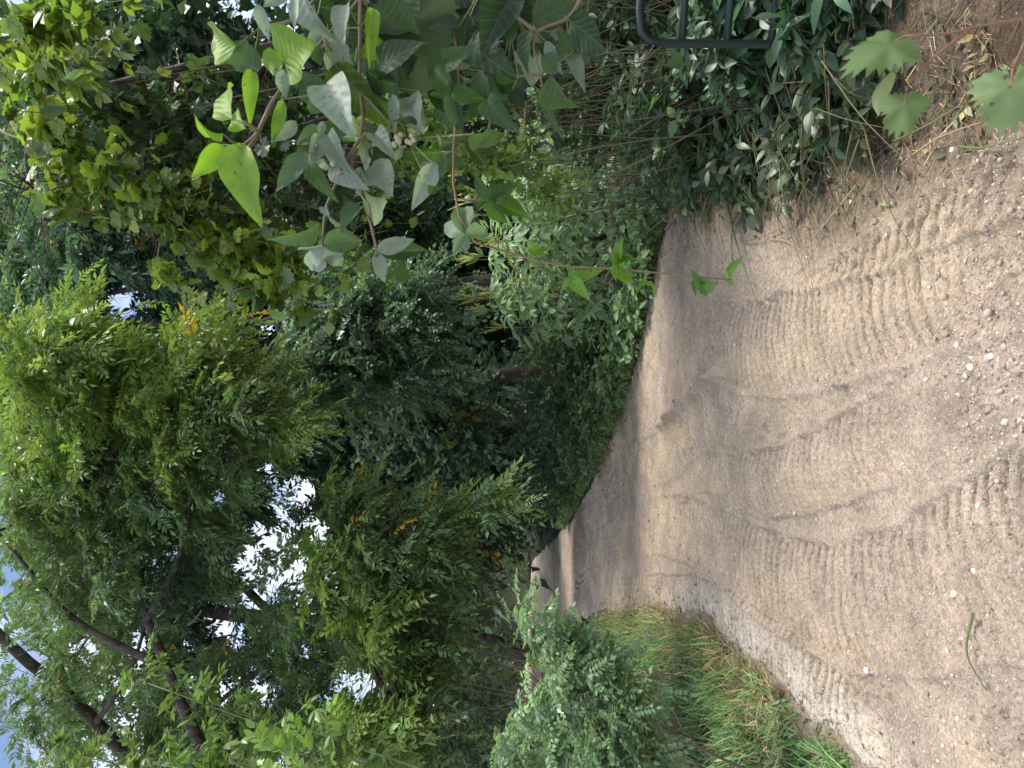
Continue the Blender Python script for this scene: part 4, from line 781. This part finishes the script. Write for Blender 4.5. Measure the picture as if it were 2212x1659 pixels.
vine('sunlit yellow-green grape vine cascading along the left face of the thicket', [(1400, 60, 4.6, 60, 60, .3, 22), (1340, 130, 4.6, 60, 60, .3, 30), (1280, 200, 4.6, 60, 60, .3, 30), (1220, 270, 4.7, 60, 60, .35, 36), (1180, 360, 4.7, 60, 60, .35, 38), (1130, 430, 4.7, 50, 60, .3, 36), (1080, 500, 4.7, 45, 50, .3, 28), (1040, 580, 4.8, 40, 50, .3, 24), (1100, 610, 4.8, 50, 50, .3, 26), (1240, 370, 4.9, 60, 70, .3, 26), (1170, 510, 4.9, 60, 60, .3, 28), (1070, 340, 4.6, 30, 30, .2, 9), (1360, 40, 4.6, 60, 40, .3, 16), (1030, 500, 4.6, 22, 36, .2, 8), (1240, 90, 4.7, 40, 50, .25, 12)], GY,
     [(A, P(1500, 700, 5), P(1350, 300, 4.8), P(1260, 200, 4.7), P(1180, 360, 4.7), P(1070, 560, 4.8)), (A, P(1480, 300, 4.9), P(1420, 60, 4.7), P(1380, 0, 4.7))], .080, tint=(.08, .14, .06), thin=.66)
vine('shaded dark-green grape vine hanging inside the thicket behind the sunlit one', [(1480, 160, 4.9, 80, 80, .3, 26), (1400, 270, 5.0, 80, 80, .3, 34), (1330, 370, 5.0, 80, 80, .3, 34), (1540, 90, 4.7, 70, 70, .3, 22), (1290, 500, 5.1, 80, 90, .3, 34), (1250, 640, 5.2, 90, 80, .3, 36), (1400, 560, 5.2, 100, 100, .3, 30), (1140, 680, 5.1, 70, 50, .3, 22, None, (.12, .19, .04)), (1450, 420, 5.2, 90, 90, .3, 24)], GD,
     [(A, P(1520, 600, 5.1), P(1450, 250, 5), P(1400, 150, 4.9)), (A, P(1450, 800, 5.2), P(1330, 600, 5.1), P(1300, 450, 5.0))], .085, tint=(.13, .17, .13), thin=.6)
vine('yellow-green vine with pointed leaflets crowning the top right corner', [(1600, 40, 3.9, 70, 40, .25, 17), (1540, 70, 3.9, 60, 40, .25, 12), (1620, 120, 3.9, 50, 45, .25, 9), (1500, 20, 4.0, 50, 40, .2, 7)], (.19, .27, .05),
     [(g3(3.0, 4.2), P(1800, 700, 4.1), P(1680, 200, 4.0), P(1600, 60, 3.9))], .10, temps=[palm((-.8, 0, .8), (.8, 1, .8), blade(.27, 5, .12, .15, teeth=.12), 5)], name='ash_leaved_vine')
vine('bright bindweed-like vine draped over the weeds below the broad foreground leaves', [(1420, 830, 4.7, 45, 90, .2, 22), (1360, 790, 4.8, 60, 50, .25, 20), (1400, 900, 4.8, 50, 60, .2, 22), (1300, 880, 5.4, 40, 80, .25, 26), (1310, 1060, 5.3, 50, 90, .3, 36), (1250, 1160, 5.4, 50, 70, .3, 26), (1330, 960, 5.2, 50, 60, .25, 22), (1550, 730, 4.8, 60, 50, .2, 16), (1600, 860, 4.8, 50, 60, .2, 14)], (.17, .27, .06),
     [(g3(2.6, 5.3), P(1430, 1100, 5), P(1400, 900, 4.8), P(1420, 800, 4.7))], .05, temps=[grape(14, .05, .14, 7, .2), simple(.36, .08, .1)], bl=.25, nl=9, name='climbing_vine')

# ------------------------------------------------------------------ dark weeds, gate
wlab = ['dark weed patch filling the shade directly left of the gate', 'dark tall weed mass beneath the gate post', 'dark weeds in the lower right, above the brown bank', 'mixed broad-leaved weeds between ragweed stand and gate', 'sparse weeds behind the gate bars', 'weeds leaning onto the grey gravel beside the straw', 'dusky weeds behind the gate at the right edge', 'weeds at the very right under the gate', 'drooping weeds right of the ragweed stand']
wlab += ['flattened weeds lying at the edge of the grey gravel below the gate', 'flattened weeds spilling furthest towards the tread marks', 'trodden weeds beside the brown bank']
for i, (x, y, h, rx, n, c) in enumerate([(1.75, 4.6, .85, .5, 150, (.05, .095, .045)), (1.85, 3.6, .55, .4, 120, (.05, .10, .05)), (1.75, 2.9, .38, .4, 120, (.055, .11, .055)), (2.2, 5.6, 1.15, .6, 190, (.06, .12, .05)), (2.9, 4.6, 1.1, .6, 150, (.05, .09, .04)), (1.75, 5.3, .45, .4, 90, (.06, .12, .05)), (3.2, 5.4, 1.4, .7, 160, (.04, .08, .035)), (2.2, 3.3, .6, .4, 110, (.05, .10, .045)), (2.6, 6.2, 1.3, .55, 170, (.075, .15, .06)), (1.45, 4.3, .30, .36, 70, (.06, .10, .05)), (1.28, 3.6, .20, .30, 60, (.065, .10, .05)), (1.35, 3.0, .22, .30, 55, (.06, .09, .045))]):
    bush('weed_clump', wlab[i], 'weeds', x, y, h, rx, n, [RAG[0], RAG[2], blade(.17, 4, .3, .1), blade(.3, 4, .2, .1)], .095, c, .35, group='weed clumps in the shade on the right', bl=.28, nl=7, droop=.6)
b = MB()
for i in range(420):
    x0, y0 = R.uniform(1.5, 3.6), R.uniform(4.0, 6.4); a = g3(x0, y0); e = a + np.array([R.normal(0, .35), R.normal(0, .3), R.uniform(.3, 1.6)]); md = (a + e) / 2 + R.normal(0, .07, 3); b.tube(curve([a, md, e], 6), np.linspace(.005, .0015, 6), 4, (.10, .07, .05) if R.random() < .6 else (.09, .11, .05), False)
tag(b.build('thicket_stems', TWIG), 'tangle of thin bare stems rising in the dark thicket', 'stems', kind='stuff')

gd = 3.05; gate = empty('farm_gate', tuple(P(1565, 1700, gd)), 'dark green tubular metal gate with a rounded corner at the right edge', 'gate'); GC = (.009, .022, .020)
o0 = P(1566, 1378, gd); dirx = nrm(np.array([1., -.38, 0])); zb = float(o0[2]); ht = 1.0
def gp(s, z): return o0 + dirx * s + np.array([0, 0, z])
fr = MB(); pts = [gp(1.9, 0), gp(.9, 0), gp(.12, 0), gp(.045, -.012), gp(.012, -.045), gp(0, -.12), gp(0, -.5), gp(0, -ht + .12)]
fr.tube(np.concatenate([np.linspace(pts[0], pts[2], 12), pts[3:6], np.linspace(pts[6], pts[7], 6)]), .018, 14, GC); fr.build('frame', PAINT, gate, True)
for z in (-.19, -.385, -.58, -.76):
    b = MB(); b.tube(np.linspace(gp(.0, z), gp(1.9, z), 8), .016, 12, GC); b.build('rail', PAINT, gate, True)
for s in (.95, 1.88):
    b = MB(); b.tube(np.linspace(gp(s, -.02), gp(s, -.86), 5), .015, 10, GC); b.build('brace', PAINT, gate, True)
b = MB(); b.tube(np.linspace(gp(1.97, .25), gp(1.97, -ht - .2), 5), .05, 12, (.10, .08, .06)); b.build('post', TWIG, gate, True)

# ------------------------------------------------------------------ foreground dogwood branch (picture coordinates of the sideways photo)
NB = {}
def nleaf(w, seed):
    k = (round(w, 1), seed)
    if k not in NB: NB[k] = blade(w / 2, 12, .10 + .16 * seed, .3 + .3 * (seed % 3), .09 * (seed - 1.5), .10, seed=seed, wpos=.38)
    return NB[k]
LIM = (.17, .30, .03); GRN = (.055, .115, .035); DKG = (.025, .055, .025); GRY = (.21, .265, .235); MGR = (.065, .12, .06)  # LIM holds sunlight, DKG shade in the colour; GRY is pale underside
def put(mb, sb, bx, by, tx, ty, w, col, d, roll=None, seed=None):
    dj = d + R.normal(0, .03); p = D(bx, by, dj); q = D(tx, ty, dj + R.normal(0, .035)); L_ = np.linalg.norm(q - p)
    view = nrm(p - np.array([0, 0, CAMH])); up = -view + R.normal(0, .27, 3) + np.array([0, 0, .25])
    if roll is not None: up = up + roll
    t = nleaf(w, int(R.integers(0, 4))); c = np.array(col) * np.exp(R.normal(0, .12)); mb.inst(t, frames((q - p)[None], up[None], L_), p[None], c[None])
    return p
dog = empty('dogwood_branch', (1.75, .5, 0), 'large-leaved dogwood boughs hanging close in front at the upper right', 'branch'); st, lf = MB(), MB(); SC = (.22, .17, .12)
dd_ = .95
stems = [[(530, 330), (560, 285), (575, 245), (640, 150), (700, 85), (790, -20), (880, -150)], [(778, -80), (778, 60), (777, 180), (777, 300), (765, 322), (735, 380), (705, 445), (697, 530)], [(770, 320), (760, 350), (778, 400), (800, 480), (815, 545)], [(777, 300), (840, 280), (880, 300)], [(560, 285), (525, 262), (500, 250)], [(560, 285), (530, 310), (520, 315)], [(700, 85), (735, 150), (800, 220), (870, 300)], [(640, 150), (610, 215), (600, 300)], [(700, 340), (730, 385)], [(1280, -60), (1225, 40), (1160, 70), (1172, 190)], [(1160, 70), (1110, 30), (1050, -40)], [(1172, 160), (1120, 165)], [(560, 60), (640, 40), (700, -30)]]
for s in stems: c = curve([D(x, y, dd_ + .02) for x, y in s], 16); st.tube(c, np.linspace(.0032, .0016, 16), 6, SC)
for s in ([D(880, -150, .97), np.array([1.2, .55, 1.9]), np.array([1.6, .4, 1.2]), g3(1.75, .45)], [D(778, -80, .97), np.array([1.25, .6, 1.6]), g3(1.75, .5)], [D(1280, -60, .97), np.array([1.3, .6, 1.1]), g3(1.76, .5)], [D(700, -30, .97), np.array([1.3, .5, 2.0]), np.array([1.6, .4, 1.2]), g3(1.74, .5)]):
    st.tube(curve(s, 16), np.linspace(.0033, .012, 16), 7, SC)
L0 = [(502, 255, 448, 152, .62, LIM), (530, 278, 500, 235, .9, LIM), (522, 310, 499, 462, .55, LIM), (480, 312, 430, 393, .45, LIM), (480, 288, 415, 299, .25, LIM), (510, 100, 441, 78, .85, LIM), (535, 88, 520, 165, .75, GRN), (543, 150, 532, 230, .32, LIM),
      (553, 10, 590, 85, .4, GRY), (637, -5, 640, 52, .42, GRY), (655, -5, 688, 84, .45, GRY), (690, 15, 800, 25, .8, DKG), (612, 135, 660, 72, .95, LIM), (612, 132, 563, 138, 1.0, LIM), (690, 98, 685, 152, .5, GRN), (706, 72, 765, 128, .5, GRY), (705, 112, 738, 178, .55, GRY), (724, 138, 823, 277, .45, (.07, .13, .02)), (806, 18, 797, 116, .27, LIM), (840, 100, 780, 130, .7, LIM), (613, 150, 600, 222, .42, GRY), (611, 214, 591, 318, .27, LIM), (640, 262, 592, 315, .5, GRY),
      (650, 168, 712, 242, .55, GRN), (676, 205, 712, 255, .7, MGR), (706, 182, 748, 258, .45, GRY), (692, 274, 638, 312, .55, MGR), (650, 308, 682, 368, .5, GRN), (660, 328, 605, 418, .48, MGR), (662, 350, 695, 418, .42, GRN), (690, 295, 672, 352, .6, GRY), (700, 310, 715, 378, .55, GRY), (708, 290, 730, 350, .5, GRY), (700, 262, 690, 300, .5, GRY), (727, 257, 724, 322, .42, GRN), (735, 318, 742, 356, .5, GRY), (722, 358, 738, 392, .5, GRY), (775, 306, 735, 268, .7, (.14, .26, .05)),
      (790, 152, 866, 205, .6, DKG), (802, 200, 866, 260, .62, GRN), (848, 205, 862, 278, .3, GRY), (868, 212, 926, 288, .5, GRY), (880, 215, 900, 262, .6, GRY), (791, 287, 822, 285, .7, GRN), (808, 290, 838, 322, .6, GRY), (800, 308, 774, 358, .6, GRY), (778, 360, 800, 410, .6, GRY), (795, 325, 848, 345, .6, DKG), (806, 352, 857, 408, .6, GRY), (848, 330, 885, 318, .6, GRY), (935, 352, 898, 455, .42, GRY), (930, 350, 925, 410, .5, GRY), (925, 398, 962, 416, .6, GRN),
      (684, 486, 606, 535, .5, MGR), (706, 448, 700, 500, .5, GRY), (698, 528, 783, 506, .55, MGR), (697, 530, 645, 560, .55, GRY), (697, 530, 664, 600, .55, GRY), (700, 532, 750, 580, .5, GRY), (786, 447, 733, 487, .7, MGR), (787, 435, 833, 455, .75, GRY), (815, 541, 894, 508, .5, GRY), (815, 546, 824, 610, .5, GRY), (820, 545, 924, 538, .45, DKG), (1018, 290, 1106, 298, .5, GRN), (1003, 310, 1062, 356, .65, DKG),
      (1150, 62, 1128, 154, .62, MGR), (1152, 52, 1238, -10, .7, MGR), (1178, 88, 1220, 160, .4, GRY), (1200, 130, 1283, 48, .5, MGR), (1230, 45, 1308, 95, .75, DKG), (1170, 120, 1206, 160, .8, MGR), (1226, 100, 1256, 162, .4, GRY), (1190, 164, 1233, 258, .65, (.08, .15, .06)), (1172, 190, 1188, 306, .22, MGR), (1106, 195, 1134, 230, .8, DKG), (1100, 0, 1040, 90, .7, DKG), (1050, -20, 1085, 100, .75, DKG), (1106, 90, 1090, 20, .5, MGR), (860, -20, 900, 60, .8, GRN), (1010, 100, 1060, 120, .7, DKG), (960, 140, 1010, 100, .6, GRN),
      (620, -20, 575, 20, .6, GRY), (750, 10, 730, 70, .4, GRY), (990, 60, 930, 40, .7, DKG), (1010, 30, 1000, 110, .6, DKG), (900, 120, 870, 170, .7, DKG), (1075, 150, 1110, 190, .6, GRN), (900, 270, 860, 240, .6, DKG), (820, 150, 850, 100, .6, DKG), (740, 60, 770, 100, .5, GRN), (1240, 110, 1200, 60, .5, GRN)]
q_ = np.random.default_rng(12)
for i in range(95):                                            # further leaves of the same boughs, shade put into mostly dark colours
    x = q_.uniform(630, 1270); y = q_.uniform(-40, 1) + 260 * q_.random() ** 1.5 * (1 - abs(x - 930) / 520); a_ = q_.normal(1.2, .8); l = q_.uniform(48, 88)
    L0.append((x, y, x + l * math.cos(a_), y + l * math.sin(a_), q_.uniform(.4, .7), [DKG, GRN, MGR, GRY, DKG][q_.integers(0, 5)], 1.12))
for a in L0:
    p = put(lf, st, *a[:6], a[6] if len(a) > 6 else dd_)
    al_ = [D(x, y, dd_ + .02) for s in stems for x, y in s]; k = np.argmin([np.linalg.norm(p - q) for q in al_]); q = al_[k]
    if np.linalg.norm(p - q) < .16: stick(st, q[None], p[None], .0011, (.25, .25, .12))
st.build('stems', TWIG, dog, True); lf.build('leaves', LEAFN, dog, True)
n = 17; bx = np.concatenate([R.uniform(843, 895, 13), R.uniform(670, 735, 4)]); by = np.concatenate([R.uniform(283, 316, 13), R.uniform(310, 355, 4)]); bp = np.array([D(x, y, dd_) for x, y in zip(bx, by)])
V, fs = rough_rock(1, .0036); br = MB(); br.raw(nrm(V) * .0036, fs, (.55, .53, .38)); bme = br.mesh('berry', STONE, True)
for p in bp:
    o = bpy.data.objects.new('berry', bme); COL.objects.link(o); o.parent = dog; o.location = Vector(p) - dog.location
# leafy body of the same shrub, beside the camera
foliage(lf2 := MB(), tw2 := MB(), [(2200, 300, 1.3, 330, 500, .4, 60), (2500, 900, 1.5, 400, 500, .4, 60), (2400, -300, 1.6, 500, 350, .5, 70), (1700, -420, 1.7, 350, 180, .4, 34)], [nleaf(.5, 1), nleaf(.5, 2)], .085, MGR, .25, bl=.3, nl=8, holes=0, twigr=.002)
lf2.build('crown', LEAF, dog); tw2.build('twigs', TWIG, dog)
# big maple-like leaf behind the boughs
mp_ = empty('broad_leaf', tuple(D(870, 0, 1.05)), 'broad lobed dark leaf glowing green behind the dogwood boughs', 'leaf'); b = MB(); bs = MB()
b.inst(grape(60, .05, .2, 11, .15), frames((D(905, 150, 1.05) - D(880, 55, 1.05))[None], np.array([[0, -1., .3]]), .125), D(880, 55, 1.05)[None], np.array([[.05, .10, .02]])); b.build('blade', LEAFN, mp_, True)
bs.tube(curve([D(880, 55, 1.05), D(870, 0, 1.05), D(860, -140, 1.05), np.array([1.75, .6, 1.0]), g3(1.9, .6)], 14), .0022, 6, (.2, .16, .08)); bs.build('stalk', TWIG, mp_, True)

# Virginia creeper: trailing stem with leaves of five
cr0 = empty('creeper_vine', (1.8, .9, 0), 'five-leaved creeper trailing down in front of the ragweeds and the path', 'vine'); st, lf = MB(), MB(); dc = 1.05
cs = [curve([g3(1.8, .9), np.array([1.5, .95, 1.3]), D(900, -90, dc), D(940, -10, dc), D(975, 50, dc), D(990, 140, dc), D(980, 330, dc), D(985, 440, dc), D(1015, 515, dc), D(1106, 547, dc), D(1200, 573, dc), D(1320, 580, dc), D(1425, 590, dc), D(1582, 605, dc)], 60)]
st.tube(cs[0], np.linspace(.006, .0011, 60), 6, (.24, .17, .10))
for a, b_ in (((988, 200), (976, 200)), ((990, 160), (1051, 217)), ((980, 328), (953, 328)), ((985, 430), (1055, 432)), ((1012, 512), (1005, 507)), ((1140, 556), (1146, 542)), ((1225, 574), (1232, 600)), ((1318, 580), (1330, 573)), ((1395, 586), (1392, 607)), ((1500, 598), (1508, 612)), ((1570, 604), (1572, 590))):
    st.tube(np.array([D(*a, dc), D(*b_, dc)]), .0012, 5, (.25, .25, .1))
def crl(cx, cy, tips, col, w=.5):
    for (tx, ty) in tips: put(lf, st, cx, cy, tx, ty, w, col, dc)
CG = (.045, .115, .02); CB = (.07, .135, .065); CW = (.15, .23, .155); CL = (.11, .23, .025)
crl(976, 200, [(916, 130), (913, 250), (1046, 212)], CG); crl(976, 200, [(1020, 142), (990, 293)], CB)
crl(1051, 217, [(1030, 140), (1088, 157), (1112, 210), (1100, 277)], CB, .55); crl(1051, 217, [(995, 250)], CG)
crl(953, 328, [(850, 343), (933, 275)], CG, .3); crl(953, 328, [(1003, 290), (1003, 353), (941, 408)], CB, .42)
crl(1055, 432, [(1025, 383), (1108, 388), (1148, 465)], CG, .48); crl(1055, 432, [(1021, 456), (1093, 494)], CG, .45)
crl(1005, 507, [(1001, 417), (940, 467), (1066, 495), (973, 553), (1010, 549)], CW, .45)
crl(1146, 542, [(1180, 507), (1188, 538), (1190, 552), (1160, 580)], CL, .3)
crl(1232, 600, [(1235, 570), (1290, 597), (1272, 642), (1215, 630), (1260, 618)], CL, .42)
crl(1330, 573, [(1335, 512), (1400, 572), (1372, 620), (1325, 605), (1380, 540)], CL, .42)
crl(1392, 607, [(1432, 610), (1415, 628), (1375, 625), (1395, 595)], CL, .35)
crl(1512, 612, [(1495, 618), (1527, 645), (1562, 622), (1530, 605), (1505, 598)], (.07, .16, .05), .38)
crl(1572, 590, [(1590, 566), (1585, 598), (1562, 602)], CL, .4)
st.build('stem', TWIG, cr0, True); lf.build('leaves', LEAFN, cr0, True)

# out-of-focus grape shoot low at the right
gs = empty('grape_shoot', (.75, -.1, .3), 'reddish grape shoot with three toothed leaves very close at the lower right corner', 'shoot'); st, lf = MB(), MB(); dg = .55
RS = (.26, .15, .10)
for s in ([(2300, 10), (2212, 42), (2120, 55), (2060, 70), (1955, 78)], [(2100, 60), (2060, 90), (2010, 130), (1962, 185), (1958, 198)], [(2300, 10), (2230, 60), (2205, 110), (2188, 145)]): st.tube(curve([D(x, y, dg) for x, y in s], 12), np.linspace(.0012, .0008, 12), 6, RS)
st.tube(curve([D(2300, 10, dg), np.array([.6, .25, .8]), np.array([.9, .1, .3]), g3(1.0, 0.1)], 14), np.linspace(.0017, .004, 14), 6, RS)
vw = lambda x, y: -nrm(D(x, y, dg) - np.array([0, 0, CAMH]))
for (bx, by, tx, ty, sz, up_, c, sd_) in [(1955, 78, 1850, 130, .046, (.5, 0, .9), (.10, .165, .06), 3), (1958, 200, 1945, 275, .030, (.35, 0, 0), (.11, .18, .06), 4), (2188, 148, 2165, 290, .046, (0, 0, .2), (.16, .235, .10), 5)]:
    t = grape(44, .13, .22, sd_, .3); p = D(bx, by, dg); q = D(tx, ty, dg); dirn = nrm(q - p)
    M = frames((q - p)[None], (vw(bx, by) + np.array(up_))[None], sz / 1.1); lf.inst(t, M, (p + dirn * sz * .32)[None], np.array([c])); stick(st, p[None], (p + dirn * sz * .32)[None], .0008, RS)
st.build('stem', TWIG, gs, True); lf.build('leaves', LEAFN, gs, True)
print('verts', sum(len(m.vertices) for m in bpy.data.meshes))
